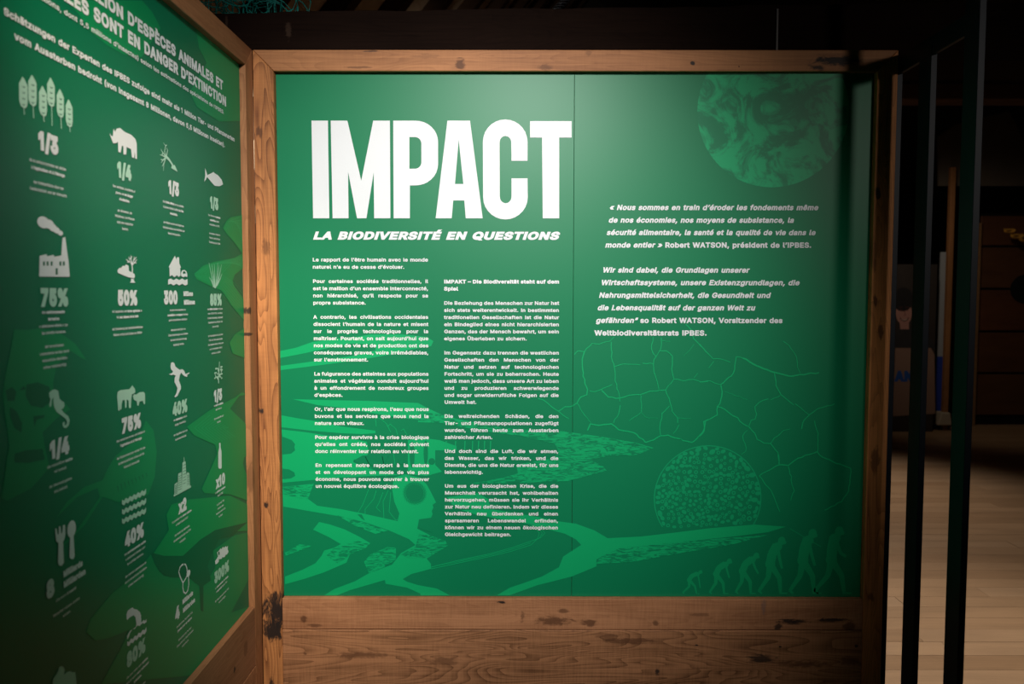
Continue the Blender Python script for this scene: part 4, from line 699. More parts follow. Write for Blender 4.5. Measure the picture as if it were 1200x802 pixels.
for q, w in [([(820,540),(822,582),(740,628)],5), ([(822,582),(860,585),(900,555),(980,528),(1000,550),(1118,597),(1110,690),(1080,735),(1010,770)],5.5), ([(860,590),(885,690),(870,730)],4), ([(740,628),(790,690),(825,776)],4)]: crack(q, *A, w*0.00076)
deep.on_front('dark_print', M_green, gp, LC)
lines.on_front('sketch_line_print', M_light, gp, LC)
cracks.on_front('crack_line_print', M_light, gp, LC+0.0001)
contours.on_front('contour_line_print', M_light, gp, LC)

# globe, top right
gl = Flat(); cx, cz = fr(906, 130); R_ = 87.5*PX
pg = []
for k in range(64):
    a = 2*math.pi*k/64; pg.append((cx + R_*math.cos(a), min(cz + R_*math.sin(a), ZT-0.001)))
pg = [p for i, p in enumerate(pg) if p != pg[i-1]]
gl.poly(pg); gl.on_front('globe_print', M_globe, gp, LA)
# round print filled with cell shapes
ce_ = Flat(); cx, cz = fr(829.2, 584.5); R_ = 63.2*PX; rr = random.Random(21)
zcut = fr(829, 618)[1]
a0 = math.asin(max(-1, (zcut-cz)/R_))
ce_.ring(cx, cz, R_, 0.0035, 60, a0, math.pi-a0)
cells = []
def cutz(x): return zcut + (cx - x)*-0.06
tries = 0
while len(cells) < 290 and tries < 9000:
    tries += 1
    a = rr.uniform(0, 2*math.pi); q = R_*math.sqrt(rr.random()); x = cx+q*math.cos(a); z = cz+q*math.sin(a)
    edge = q/R_
    r = rr.choice((0.0052, 0.0058, 0.0064, 0.0075)) * (1.25 if edge > 0.85 else 1)
    if q + r > R_ or z - r < cutz(x): continue
    if any((x-c[0])**2+(z-c[1])**2 < ((r+c[2])*0.96+0.0008)**2 for c in cells): continue
    cells.append((x, z, r))
    if rr.random() < 0.55 and edge < 0.9: ce_.ring(x, z, r*0.70, r*0.52, 10)
    else: ce_.disc(x, z, r*1.25, r*0.9, 12, rr.uniform(0, 3.1))
ce_.on_front('cell_disc_print', ink('printed_mid_green', (0.003, 0.30, 0.115)), gp, LA)
# walking figures, bottom right: plain silhouettes
def fig(cx, h, lean, stride, arm, stick=False):
    wf = Flat()
    """cx foot centre px, h height px, lean = stoop 0..1"""
    b = 696.5
    def P(u, v): return fr(cx + u*h, b - v*h)
    hip = (-0.02 - 0.05*lean, 0.50); neck = (0.02 + 0.20*lean, 0.83 - 0.10*lean); head = (neck[0]+0.06+0.05*lean, neck[1]+0.085-0.03*lean)
    def L(pts, w, w2): wf.line([P(*p) for p in pts], w*h*PX, w2*h*PX)
    L([hip, ((hip[0]+neck[0])/2-0.05*lean-0.01, 0.67-0.03*lean), neck], 0.15, 0.16)
    x, z = P(*hip); wf.disc(x, z, 0.085*h*PX, 0.085*h*PX, 14)
    x, z = P(neck[0], neck[1]-0.02); wf.disc(x, z, 0.085*h*PX, 0.075*h*PX, 14)
    L([neck, head], 0.07, 0.07)
    x, z = P(*head); wf.disc(x, z, 0.062*h*PX, 0.075*h*PX, 16, -0.5*lean)
    x, z = P(head[0]+0.05, head[1]-0.025); wf.disc(x, z, 0.026*h*PX, 0.03*h*PX, 10)
    L([hip, (0.06+stride*0.25, 0.27), (stride*0.62, 0.03)], 0.11, 0.05); L([(stride*0.62-.02, 0.015), (stride*0.62+0.11, 0.012)], 0.03, 0.025)
    L([hip, (-0.07, 0.27), (-stride, 0.05)], 0.11, 0.05); L([(-stride-0.01, 0.06), (-stride+0.05, 0.008)], 0.04, 0.03)
    L([neck, (neck[0]+arm[0]*0.5, 0.60-0.05*lean), (neck[0]+arm[0], 0.42-arm[1])], 0.06, 0.04)
    if stick: fline(wf, [(926,620),(962,641)], 0.0028)
    wf.on_front('figure_silhouette', M_fig, gp, LA)
M_fig = ink('printed_figure_green', (0.003, 0.29, 0.105))
fig(810, 33, 1.0, 0.30, (0.10, 0.20)); fig(842, 47, 0.75, 0.22, (0.10, 0.02)); fig(873, 54, 0.65, 0.2, (0.14, -0.02))
fig(905, 71, 0.30, 0.22, (0.08, 0.0)); fig(943, 79, 0.15, 0.22, (0.10, 0.0), True); fig(976, 81, 0.05, 0.26, (0.16, -0.12))

# title
def T(pts): return [fr(350 + x/3.636, 130 + y/3.636) for x, y in pts]
def arc(cx, cy, rx, ry, a0, a1, n=8):
    return [(cx + rx*math.cos(math.radians(a0+(a1-a0)*i/n)), cy - ry*math.sin(math.radians(a0+(a1-a0)*i/n))) for i in range(n+1)]
ti = Flat(); ti.poly(T([(55,42),(125,42),(131,458),(62,458)])); ti.on_front('title_letter', M_white, gp, LT)
ti = Flat(); ti.poly(T([(137,42),(208,42),(267,298),(318,42),(389,42),(391,458),(322,458),(320,262),(289,458),(249,458),(211,260),(213,458),(145,458)])); ti.on_front('title_letter', M_white, gp, LT)
ti = Flat(); ti.poly(T([(403,42)] + arc(498,132,96,90,90,0) + arc(498,228,96,90,0,-90) + [(474,318),(474,458),(405,458)]), [T([(472,112)] + arc(495,140,28,28,90,0) + arc(495,219,28,28,0,-90) + [(472,247)])]); ti.on_front('title_letter', M_white, gp, LT)
ti = Flat(); ti.poly(T([(634,42),(730,42),(784,458),(712,458),(706,382),(659,382),(652,458),(584,458)]), [T([(682,122),(702,312),(666,312)])]); ti.on_front('title_letter', M_white, gp, LT)
ti = Flat(); ti.poly(T(arc(880,132,95,95,0,180,14) + arc(881,368,95,95,180,360,14) + [(975,288),(907,288)] + arc(882,366,25,28,0,-180) + arc(881,135,25,28,180,0) + [(907,213),(975,213)])); ti.on_front('title_letter', M_white, gp, LT)
ti = Flat(); ti.poly(T([(986,44),(1163,44),(1163,114),(1110,114),(1110,458),(1040,458),(1037,114),(986,114)])); ti.on_front('title_letter', M_white, gp, LT)
st = Flat(); xa, za = fr(366.5, 280.2); xb, _ = fr(656.6, 280.2); cap = fr(366, 268.9)[1] - za
set_text(st, "~LA BIODIVERSITÉ EN QUESTIONS~", xa, za, cap/0.727, w=0.052, fit=xb-xa-0.006, slant=0.24)
st.on_front('subtitle_lettering', M_white, gp, LT)
def column(name, linesrc, x0, x1, ytop, ybot, em, label=None):
    F = Flat(True); za = fr(430, ytop)[1]; zc = fr(430, ybot)[1]; n = len(linesrc)
    J = x1 - x0
    ws = [text_width(t[:-1], em, WB, WBB) - 0.3*em*t.count(' ')*0.24 for t in linesrc if t.endswith('|')]
    xs = J / max(ws)
    for i, t in enumerate(linesrc):
        z = za + (zc - za) * i / (n - 1)
        if not t:
            F.on_front(name, M_white, gp, LT); F = Flat(True); continue
        if t.endswith('|'): set_text(F, t[:-1], x0, z, em, WB, WBB, xs=xs, justify=J)
        else: set_text(F, t, x0, z, em, WB, WBB, xs=xs)
    return F.on_front(name, M_white, gp, LT)
WB, WBB = 0.027, 0.046
EM = 7.6 * PX
c1 = """Le rapport de l’être humain avec le monde|
naturel n’a eu de cesse d’évoluer.

Pour certaines sociétés traditionnelles, il|
est le maillon d’un ensemble interconnecté,|
non hiérarchisé, qu’il respecte pour sa|
propre subsistance.

A contrario, les civilisations occidentales|
dissocient l’humain de la nature et misent|
sur le progrès technologique pour la|
maîtriser. Pourtant, on sait aujourd’hui que|
nos modes de vie et de production ont des|
conséquences graves, voire irrémédiables,|
sur l’environnement.

La fulgurance des atteintes aux populations|
animales et végétales conduit aujourd’hui|
à un effondrement de nombreux groupes|
d’espèces.

Or, l’air que nous respirons, l’eau que nous|
buvons et les services que nous rend la|
nature sont vitaux.

Pour espérer survivre à la crise biologique|
qu’elles ont créée, nos sociétés doivent|
donc réinventer leur relation au vivant.

En repensant notre rapport à la nature|
et en développant un mode de vie plus|
économe, nous pouvons œuvrer à trouver|
un nouvel équilibre écologique.""".split('\n')
c2 = """*IMPAKT – Die Biodiversität steht auf dem*|
*Spiel*

Die Beziehung des Menschen zur Natur hat|
sich stets weiterentwickelt. In bestimmten|
traditionellen Gesellschaften ist die Natur|
ein Bindeglied eines nicht hierarchisierten|
Ganzen, das der Mensch bewahrt, um sein|
eigenes Überleben zu sichern.

Im Gegensatz dazu trennen die westlichen|
Gesellschaften den Menschen von der|
Natur und setzen auf technologischen|
Fortschritt, um sie zu beherrschen. Heute|
weiß man jedoch, dass unsere Art zu leben|
und zu produzieren schwerwiegende|
und sogar unwiderrufliche Folgen auf die|
Umwelt hat.

Die weitreichenden Schäden, die den|
Tier- und Pflanzenpopulationen zugefügt|
wurden, führen heute zum Aussterben|
zahlreicher Arten.

Und doch sind die Luft, die wir atmen,|
das Wasser, das wir trinken, und die|
Dienste, die uns die Natur erweist, für uns|
lebenswichtig.

Um aus der biologischen Krise, die die|
Menschheit verursacht hat, wohlbehalten|
hervorzugehen, müssen sie ihr Verhältnis|
zur Natur neu definieren. Indem wir dieses|
Verhältnis neu überdenken und einen|
sparsameren Lebenswandel erfinden,|
können wir zu einem neuen ökologischen|
Gleichgewicht beitragen.""".split('\n')
column('french_paragraph', c1, fr(366.3, 306)[0], fr(501.7, 306)[0], 306.5, 571.8, EM)
column('german_paragraph', c2, fr(520.2, 332)[0], fr(655.4, 332)[0], 332.0, 628.1, EM*0.99)
def quote(name, rows):
    for t, y, xa, xb in rows:
        F = Flat(True); p, q = fr(xa, y), fr(xb, y)
        set_text(F, t, p[0], p[1], 10.8*PX, w=0.037, fit=q[0]-p[0], slant=0.21)
        F.on_front(name, M_white, gp, LT)
quote('french_quotation_line', [("~« Nous sommes en train d’éroder les fondements même~", 246, 713.8, 958.5), ("~de nos économies, nos moyens de subsistance, la~", 260.8, 712.8, 930),
      ("~sécurité alimentaire, la santé et la qualité de vie dans le~", 275.3, 710.5, 955.3), ("~monde entier »~ Robert WATSON, président de l’IPBES.", 290, 708.8, 950.8)])
quote('german_quotation_line', [("~Wir sind dabei, die Grundlagen unserer~", 319.3, 705.8, 877.5), ("~Wirtschaftssysteme, unsere Existenzgrundlagen, die~", 334, 704, 936.5), ("~Nahrungsmittelsicherheit, die Gesundheit und~", 348.8, 701.5, 902.5),
      ("~die Lebensqualität auf der ganzen Welt zu~", 363.5, 699.8, 884.5), ("~gefährden“~ so Robert WATSON, Vorsitzender des", 378.3, 698, 917), ("Weltbiodiversitätsrats IPBES.", 393, 696.5, 828.3)])

# ------------------------------------------------------------------ side panel with pictograms
sp = thing('information_panel', (XP, -1.1, Z0), 'green printed panel on the left wall with rows of white pictograms and percentages', 'panel')
m = MB(); m.box((XP-0.01, YE+0.001, Z0+0.0005), (XP, YL-0.0005, ZT-0.0005)); m.build('panel_sheet', ink('printed_side_base', (0.0015, 0.150, 0.068), spec=0.22), sp, bevel=0.0006)
def clamps(p): return (min(max(p[0], YE+0.002), YL-0.001), min(max(p[1], Z0+0.001), ZT-0.001))
def spoly(F, pts, ox=0, oy=0, s=1.0): F.poly([clamps(sd(ox + x/s, oy + y/s)) for x, y in pts])
def sline(F, pts, w, ox=0, oy=0, s=1.0, w2=None): F.line([clamps(sd(ox + x/s, oy + y/s)) for x, y in pts], w, w2)
def sdisc(F, x, y, r, ox=0, oy=0, s=1.0, ry=None):
    p = sd(ox+x/s, oy+y/s); q = sd(ox+(x+r)/s, oy+y/s); t = sd(ox+x/s, oy+(y+(ry or r))/s)
    F.disc(p[0], p[1], abs(q[0]-p[0]), math.hypot(t[0]-p[0], t[1]-p[1]), 16)
M_wave = ink('printed_wave_green', (0.0030, 0.27, 0.080), spec=0.22)
hole = Flat(); wl = Flat()
spiece('wildlife_print', [(78,0.5),(92,17),(105,36),(125,53),(145,64),(166,67),(188,33),(178,14),(166,0.5)], M_leaf, LA)
spiece('wildlife_print', [(229.5,26),(233,56),(242,74),(222,108),(231,126),(257,142.5),(284.5,144),(283,77)], M_leaf, LA)
spiece('wildlife_print', [(60,60),(110,62),(170,55),(250,70),(320,120),(368,190),(345,180),(300,150),(240,215),(225,290),(230,330),(300,400),(240,440),(180,500),(190,560),(210,650),(130,740),(30,790),(5,780),(30,600),(40,560),(20,430),(10,340),(20,260),(40,170)], M_leaf, LA, 0, 370, 3.645)
for q in [[(110,295),(160,285),(210,305),(215,370),(180,395),(130,385),(108,345)], [(22,320),(50,305),(68,325),(60,365),(30,365)], [(40,390),(70,410),(92,460),(90,500),(60,480),(42,430)], [(140,430),(190,425),(185,437),(155,445),(145,475)],
          [(60,590),(110,575),(180,570),(190,615),(120,630),(60,628)], [(100,300),(110,315),(80,320)]]: spiece('deep_green_print', q, M_deep, LB, 0, 370, 3.645)  # skull sockets, nose and mouth, printed in deeper green ink
spiece('wildlife_print', [(370,110),(400,150),(412,230),(405,330),(380,400),(330,430),(260,430),(200,410),(130,520),(60,590),(20,620),(100,540),(190,410),(180,375),(100,410),(20,490),(60,430),(130,370),(200,345),(220,300),(250,250),(310,200),(350,160)], M_leaf, LA, 60, 460, 3.342)
for k in range(9): sline(hole, [(258+k*14, 365-k*6), (264+k*14, 395-k*8)], 0.0035, 60, 460, 3.342, 0.001)
spiece('wave_print', [(772,0),(745,0),(720,20),(620,70),(530,135),(560,170),(640,205),(650,240),(610,330),(588,380),(600,395),(700,400),(785,410),(782,310),(755,300),(750,280),(755,255),(780,240),(778,115),(700,65),(735,15),(772,5)], M_wave, LA+0.0002, 60, 460, 3.342)
spiece('wave_print', [(450,480),(470,440),(540,420),(700,405),(785,425),(795,520),(700,545),(640,560),(560,650),(470,660),(400,630),(460,540)], M_wave, LA+0.0002, 60, 460, 3.342)
spiece('wildlife_print', [(700,200),(620,300),(520,380),(420,500),(400,560),(440,600),(500,590),(600,550),(560,640),(470,803),(885,803),(1165,460),(1075,470),(1160,310),(1160,90),(1090,110),(990,180),(1000,260),(960,330),(880,300),(760,300),(720,240)], M_leaf, LA, 0, 600, 3.97)
spiece('deep_green_print', [(705,190),(760,205),(850,205),(930,130),(1000,85),(1155,45),(1080,110),(1020,125),(990,180),(965,250),(980,320),(945,345),(945,465),(932,460),(925,345),(880,310),(790,305),(740,280),(715,235)], M_deep, LB, 0, 600, 3.97)  # dark tail shape, part of the print in deep green
spiece('wave_print', [(330,130),(280,140),(262,155),(245,190),(260,215),(300,260),(335,310),(300,330),(200,350),(150,368),(110,405),(120,430),(180,460),(240,485),(290,560),(340,620),(352,625),(345,525),(300,470),(290,440),(300,410),(344,380),(342,130)], M_wave, LA+0.0002, 200, 220, 4.01)
spiece('wave_print', [(352,660),(300,690),(275,730),(290,780),(352,800)], M_wave, LA+0.0002, 200, 220, 4.01)
for k in range(9):
    sline(wl, [(250+k*9, 200), (270+k*7, 160-k), (340, 135+k*20)], 0.0014, 200, 220, 4.01)
    sline(wl, [(110+k*16, 405), (190+k*12, 360-k), (342, 325+k*6)], 0.0013, 200, 220, 4.01)
    sline(wl, [(110+k*16, 410), (200+k*12, 455-k), (345, 620-k*14)], 0.0013, 200, 220, 4.01)
    sline(wl, [(620+k*9, 90+k*6), (560+k*14, 140), (640+k*10, 200-k*3)], 0.0013, 60, 460, 3.342)
wl.on_side('wave_line_print', M_light, sp, LB+0.0002)
hole.on_side('fin_line_print', M_deep, sp, LB)

def srow(text, px, py, em, w, wb, length_from=None):
    y1, z = sd(px, py)
    return y1, z
def sright(text, px, py, em, w, fitfrom=None, fittext=None):
    hd = Flat(True); yr, z = sd(px, py)
    xs = 1.0
    if fitfrom is not None:
        yl = sd(*fitfrom)[0]; xs = (yr - yl) / text_width(fittext, em, w, w)
    Wd = text_width(text, em, w, w) * xs
    set_text(hd, text, yr - Wd, z, em, w=w, xs=xs)
    hd.on_side('heading_line', M_white, sp, LT)
sright("PLUS D’1 MILLION D’ESPÈCES ANIMALES ET", 261.0, 105.5, 0.0495, 0.045, (148.7, 20), "D’ESPÈCES ANIMALES ET")
sright("VÉGÉTALES SONT EN DANGER D’EXTINCTION", 264.8, 124.6, 0.0495, 0.045, (148.7, 37), "EN DANGER D’EXTINCTION")
sright("(sur un total de 8 millions, dont 5,5 millions d’insectes) selon les estimations des spécialistes de l’IPBES.", 262, 133.8, 0.0200, 0.02, (92.6, 22), "5,5 millions d’insectes) selon les estimations des spécialistes de l’IPBES.")
sright("Schätzungen der Experten des IPBES zufolge sind mehr als 1 Million Tier- und Pflanzenarten", 274.4, 166, 0.0235, 0.035, (83.6, 50), "Experten des IPBES zufolge sind mehr als 1 Million Tier- und Pflanzenarten")
sright("vom Aussterben bedroht (von insgesamt 8 Millionen, davon 5,5 Millionen Insekten).", 263, 172.5, 0.0235, 0.035, (90.3, 72), "bedroht (von insgesamt 8 Millionen, davon 5,5 Millionen Insekten).")

CAPH = 0.0405
def number(t, px, py, white=True, w=0.068, xs=0.98, extra=None):
    F = Flat(); yc, zc = sd(px, py); em = CAPH/0.727
    set_text(F, t, yc, zc - CAPH/2, em, w=w, xs=xs, align='c', track=-0.02)
    if extra:
        for s, ex, ey in extra:
            E_ = Flat(True); a, c = sd(ex, ey); set_text(E_, s, a, c - 0.006, 0.0205, w=0.07, xs=1.0, align='c'); E_.on_side('unit_lettering', M_white, sp, LT)
    F.on_side('number_lettering', M_white if white else M_mint, sp, LT)
def caption(px, py, rows, em=0.0104, sp_=0.0130):
    F = Flat(True); yc, z = sd(px, py)
    z -= 0.0035
    for i, t in enumerate(rows):
        if t: set_text(F, t, yc, z - i*sp_, em, w=0.02, wb=0.055, align='c', xs=0.97)
    F.on_side('caption_text', M_white, sp, LT)
def icon(F, white=True): F.on_side('pictogram', M_white if white else M_mint, sp, LT)
# row 1
F = Flat(); A = (0, 80, 6.685); hh_ = Flat()
for x, a, c, q in [(178,65,315,365),(250,50,300,390),(332,135,380,420),(395,70,305,450),(468,160,390,475),(537,240,465,500)]:
    w = 34 - (x-178)*0.02
    spoly(F, [(x-6,a),(x+w*.35,a+30),(x+w*.95,a+70),(x+w,c-50),(x+w*.8,c-10),(x+w*.2,c),(x-w*.6,c-20),(x-w,c-60),(x-w*1.05,a+50),(x-w*.6,a+25)], *A)
    sline(F, [(x+4,c-4),(x+8,q)], 0.0022, *A)
    for k in range(4): sline(hh_, [(x-10, a+75+k*(c-a-110)/3), (x+2, a+86+k*(c-a-110)/3), (x+12, a+80+k*(c-a-110)/3)], 0.0016, *A)
icon(F, False); hh_.on_side('pictogram_detail', M_deep, sp, LT+0.0002)
number('1/3', 56, 164)
caption(55.9, 192.4, ["de la surface terrestre est dédiée", "à *l’agriculture et à l’élevage*", "", "der Erdoberfläche dient der", "Landwirtschaft und der Viehzucht."])
A = (110, 130, 5.01)
F = Flat(); spoly(F, [(88,130),(100,165),(110,190),(125,190),(138,183),(140,240),(155,245),(160,205),(170,208),(170,255),(187,257),(189,212),(215,225),(220,272),(233,277),(237,240),(240,280),(250,283),(248,190),(240,165),(215,140),(180,125),(150,100),(130,105),(122,122),(112,105),(108,150),(98,145)], *A); icon(F)
number('1/4', 145, 197.5, False)
caption(145, 220.8, ["Des vertébrés, invertébrés et", "plantes est *en danger", "d’extinction.*".replace('d’', '*d’'), "", "der Wirbeltiere, der", "Wirbellosen und Pflanzen", "sind vom Aussterben", "bedroht."])
F = Flat()
sline(F, [(415,262),(438,285),(462,322)], 0.0085, *A, w2=0.006); spoly(F, [(450,335),(455,320),(472,318),(489,358)], *A)
for q in [[(425,275),(412,240),(418,205),(405,188)],[(420,268),(402,245),(390,225)],[(418,205),(426,200)],[(415,270),(400,262),(386,258)],[(420,275),(402,290),(392,305)],[(418,278),(408,310),(405,352)],[(410,305),(398,325)],[(402,290),(390,285)],[(424,262),(430,232),(422,215)],[(402,245),(395,262)]]: sline(F, q, 0.0042, *A, w2=0.0015)
icon(F, False); number('1/3', 203, 218)
caption(202.8, 238.8, ["Des *forêts détruit* par les activités", "humaines depuis le début *de l’ère", "*industrielle.*", "", "der Wälder wurden seit Beginn des", "Industriezeitalters den Aktivitäten der", "Menschheit geopfert."])
F = Flat(); spoly(F, [(650,335),(659,360),(664,378),(690,365),(700,358),(706,366),(728,380),(748,405),(756,432),(735,443),(708,440),(700,433),(676,405),(662,388),(656,402),(645,417),(651,380)], *A); icon(F)
number('1/3', 250.5, 236, False)
caption(250.7, 253.4, ["Des réserves de *poissons*", "*comestibles* étaient", "surexploitées en 2015.", "", "der essbaren Fischarten", "fielen im Jahr 2015 der", "Überfischung zum Opfer."])
# row 2
A = (0, 200, 4)
F = Flat(); spoly(F, [(182,400),(215,392),(218,402),(248,395),(252,404),(284,398),(290,315),(303,312),(314,398),(318,420),(324,498),(180,497)], *A)
for x, y, r in [(200,243,28),(228,252,22),(245,268,18),(262,280,15),(280,293,12)]: sdisc(F, x, y, r, *A)
icon(F); F = Flat()
for x in (198,215,234,275,291): spoly(F, [(x,426),(x+9,426),(x+9,446),(x,446)], *A)
spoly(F, [(257,458),(267,458),(267,488),(257,488)], *A); F.on_side('pictogram_detail', M_deep, sp, LT+0.0002)
number('75%', 63.3, 345, False)
caption(62, 365.3, ["des *environnements*", "*terrestres*", "« sévèrement altérés » par", "les activités humaines.", "", "der terrestrischen", "Lebensräume wurden durch", "menschliche Aktivitäten", "schwer beeinträchtigt."])
A = (110, 280, 5.01)
F = Flat(); spoly(F, [(135,185),(145,172),(158,170),(165,158),(178,160),(185,150),(200,158),(203,188),(236,207),(238,225),(230,232),(200,226),(160,210),(138,200)], *A)
sline(F, [(222,203),(223,175),(220,145)], 0.006, *A, w2=0.004); spoly(F, [(215,235),(230,235),(234,250),(242,258),(207,258),(214,250)], *A)
for q in [[(221,155),(205,135),(185,120)],[(221,150),(208,125),(200,103)],[(221,145),(216,118),(214,95)],[(222,150),(230,125),(235,103)],[(222,155),(238,135),(250,122)],[(230,140),(248,142)],[(205,135),(192,138)],[(208,118),(222,104)],[(232,125),(246,108)]]: sline(F, q, 0.0035, *A, w2=0.0015)
icon(F); number('50%', 149, 346)
caption(149, 364.2, ["de l’expansion des *terres agricoles* se", "fait *aux dépens de la forêt*", "", "der Erweiterung der landwirtschaftlichen", "Flächen erfolgt auf Kosten der Wälder"])
F = Flat(); spoly(F, [(436,165),(472,100),(484,122),(485,108),(497,108),(499,145),(509,168),(504,172),(506,215),(496,225),(484,214),(470,226),(456,213),(442,222),(441,172)], *A)
spoly(F, [(508,205),(515,185),(530,183),(541,192),(546,210),(545,226),(534,220),(522,226),(510,218)], *A)
for o in (0,):
    spoly(F, [(433,240),(448,233),(465,243),(482,233),(498,243),(515,233),(532,243),(547,236),(547,268),(532,274),(515,264),(498,274),(482,264),(465,274),(448,264),(433,270)], *A)
icon(F); F = Flat(); spoly(F, [(519,192),(531,190),(538,203),(520,206)], *A); F.on_side('pictogram_detail', M_deep, sp, LT+0.0002)
number('300', 199.5, 346, extra=[('Millions', 220, 344), ('Millionen', 221.5, 354)])
caption(208, 362.8, ["de personnes exposées aux", "*inondations* et *ouragans* favorisés", "par le réchauffement climatique", "", "Menschen sind Opfer von", "Überschwemmungen und Orkanen,", "die durch die Erderwärmung", "begünstigt werden."])
F = Flat()
for x0_, y0_, x1_, y1_ in [(700,285,673,140),(704,285,690,150),(708,290,704,148),(711,290,725,142),(716,282,733,158),(720,275,747,152),(722,270,750,205),(698,270,675,225),(706,285,697,190)]: sline(F, [(x0_,y0_),((x0_+x1_)/2+2,(y0_+y1_)/2),(x1_,y1_)], 0.0065, *A, w2=0.0015)
icon(F, False); number('85%', 252.5, 349, False)
caption(251.7, 361.8, ["des *milieux humides* ont disparu", "entre 1700 et 1900, ces milieux", "humides (marécages, mangroves)", "disparaissent trois fois plus vite", "que les forêts", "", "der Feuchtgebiete sind zwischen", "1700 und 1900 verschwunden.", "Feuchtgebiete (Moore, Mangroven", "usw.) verschwinden dreimal", "schneller als Wälder"])
# row 3
F = Flat(); spoly(F, [(210,60),(235,40),(255,38),(272,48),(280,100),(295,115),(312,125),(314,150),(305,165),(293,172),(310,195),(338,215),(349,245),(342,280),(325,297),(310,295),(301,280),(302,260),(312,255),(318,262),(313,272),(320,280),(332,262),(325,238),(300,218),(262,190),(246,160),(240,125),(240,90),(228,110),(226,150),(214,155),(212,138),(220,105),(212,85)], 20, 450, 5.725); icon(F, False)
number('1/4', 69, 521)
caption(69.8, 542, ["des mammifères *marins*", "est menacé", "", "der Meeressäugetiere", "sind bedroht."])
A = (110, 400, 5.01)
F = Flat(); spoly(F, [(135,300),(150,288),(205,282),(216,270),(222,258),(228,268),(238,280),(240,300),(232,308),(220,313),(217,340),(214,392),(203,394),(200,350),(190,342),(188,390),(180,392),(178,345),(165,348),(160,372),(158,402),(150,400),(150,365),(148,408),(139,408),(137,370),(133,330)], *A)
spoly(F, [(226,325),(232,312),(245,314),(265,300),(288,298),(297,308),(298,370),(290,370),(284,350),(264,356),(260,378),(252,378),(249,352),(232,346)], *A); icon(F, False)
number('75%', 153.5, 493)
caption(153, 511, ["des ressources en eau sont dédiées à", "*l’agriculture et à l’élevage*", "", "der Wasserressourcen werden für den", "landwirtschaftlichen Anbau und die", "Viehzucht verwendet."])
F = Flat(); spoly(F, [(447,150),(450,128),(460,123),(470,130),(476,150),(500,168),(518,165),(528,175),(535,193),(558,184),(558,190),(546,197),(545,210),(530,206),(520,198),(510,185),(502,200),(496,230),(508,262),(508,280),(488,322),(474,330),(470,326),(482,305),(488,275),(470,240),(472,215),(478,203),(462,196),(455,200),(437,194),(455,188),(462,178),(450,165)], *A); icon(F)
number('40%', 210.5, 475, False)
caption(210.8, 489.8, ["des *batraciens* sont en", "danger d’extinction.", "", "der Amphibien sind vom", "Aussterben bedroht."])
F = Flat(); sline(F, [(730,248),(728,215),(732,180),(735,120)], 0.007, *A, w2=0.004); sline(F, [(728,225),(712,205),(708,185)], 0.005, *A, w2=0.003); sline(F, [(730,210),(745,190),(748,165)], 0.005, *A, w2=0.003)
rr = random.Random(2)
for k in range(34):
    t = rr.random(); x = 700 + 50*rr.random(); y = 112 + 110*t
    if abs(x-735) < 14 + 20*t: sdisc(F, x, y, 4.0, *A, ry=5)
icon(F, False); number('1/3', 255, 461)
caption(255.7, 473.8, ["de *récifs coralliens*", "sont menacés", "", "der Korallenriffe sind", "bedroht."])
# row 4
A = (20, 590, 5.346)
F = Flat(); spoly(F, [(234,160),(243,157),(250,195),(257,193),(258,147),(268,145),(272,190),(279,186),(284,137),(297,135),(299,195),(293,225),(284,242),(289,372),(275,393),(260,390),(252,372),(256,250),(241,238),(236,200)], *A)
sdisc(F, 338, 162, 27, *A, ry=54); spoly(F, [(328,210),(350,205),(357,330),(350,350),(332,350),(324,338)], *A); icon(F)
number('8', 58, 686.5, extra=[('Milliards', 85, 666), ('Milliarden', 87, 677)])
caption(77, 696, ["d’humains *à nourrir*", "", "Menschen müssen ernährt", "werden."])
A = (110, 520, 5.01)
F = Flat()
for o in (0, 55, 110):
    up_ = [(162 + i*141/12, 335 + o - i*66/12 + (7 if i % 2 else -5)) for i in range(13)]
    spoly(F, up_ + [(x, y+27) for x, y in up_[::-1]], *A)
icon(F, False); number('40%', 157, 624)
caption(158, 641.8, ["des *environnements marins*", "« sévèrement altérés » par", "les activités humaines.", "", "der marinen Lebensräume ist", "durch menschliche Aktivitäten", "schwer beeinträchtigt."])
F = Flat()
for q in [[(525,80),(528,80),(529,110),(525,112)],[(517,112),(536,104),(540,190),(515,200)],[(492,178),(511,168),(514,285),(490,296)],[(541,178),(550,168),(558,178),(561,250),(541,264)],[(470,240),(488,226),(490,296),(470,306)],[(465,302),(567,246),(567,258),(467,312)],[(514,200),(541,188),(541,266),(514,286)]]: spoly(F, q, *A)
icon(F, False); F = Flat()
for k in range(7):
    sline(F, [(472,250+k*8),(487,242+k*8)], 0.0012, *A); sline(F, [(494,195+k*13),(511,187+k*13)], 0.0012, *A); sline(F, [(519,130+k*18),(538,121+k*18)], 0.0012, *A); sline(F, [(545,190+k*9),(558,184+k*9)], 0.0012, *A)
F.on_side('pictogram_detail', M_deep, sp, LT+0.0002)
number('x2', 213.5, 590)
caption(212.8, 604.8, ["La population des *zones urbaines*", "a doublé depuis 1992.", "", "Die Anzahl der städtischen", "Bevölkerung hat sich seit 1992", "verdoppelt."])
F = Flat(); spoly(F, [(733,598),(741,597),(742,625),(747,648),(748,745),(741,750),(731,748),(728,740),(728,652),(733,628)], 110, 400, 5.01); icon(F)
number('x10', 258, 561)
caption(257.7, 574, ["La *pollution plastique*", "depuis 1980.", "", "Es gibt seit 1980", "zehnmal mehr", "Plastikverschmutzung", "im Meer."])
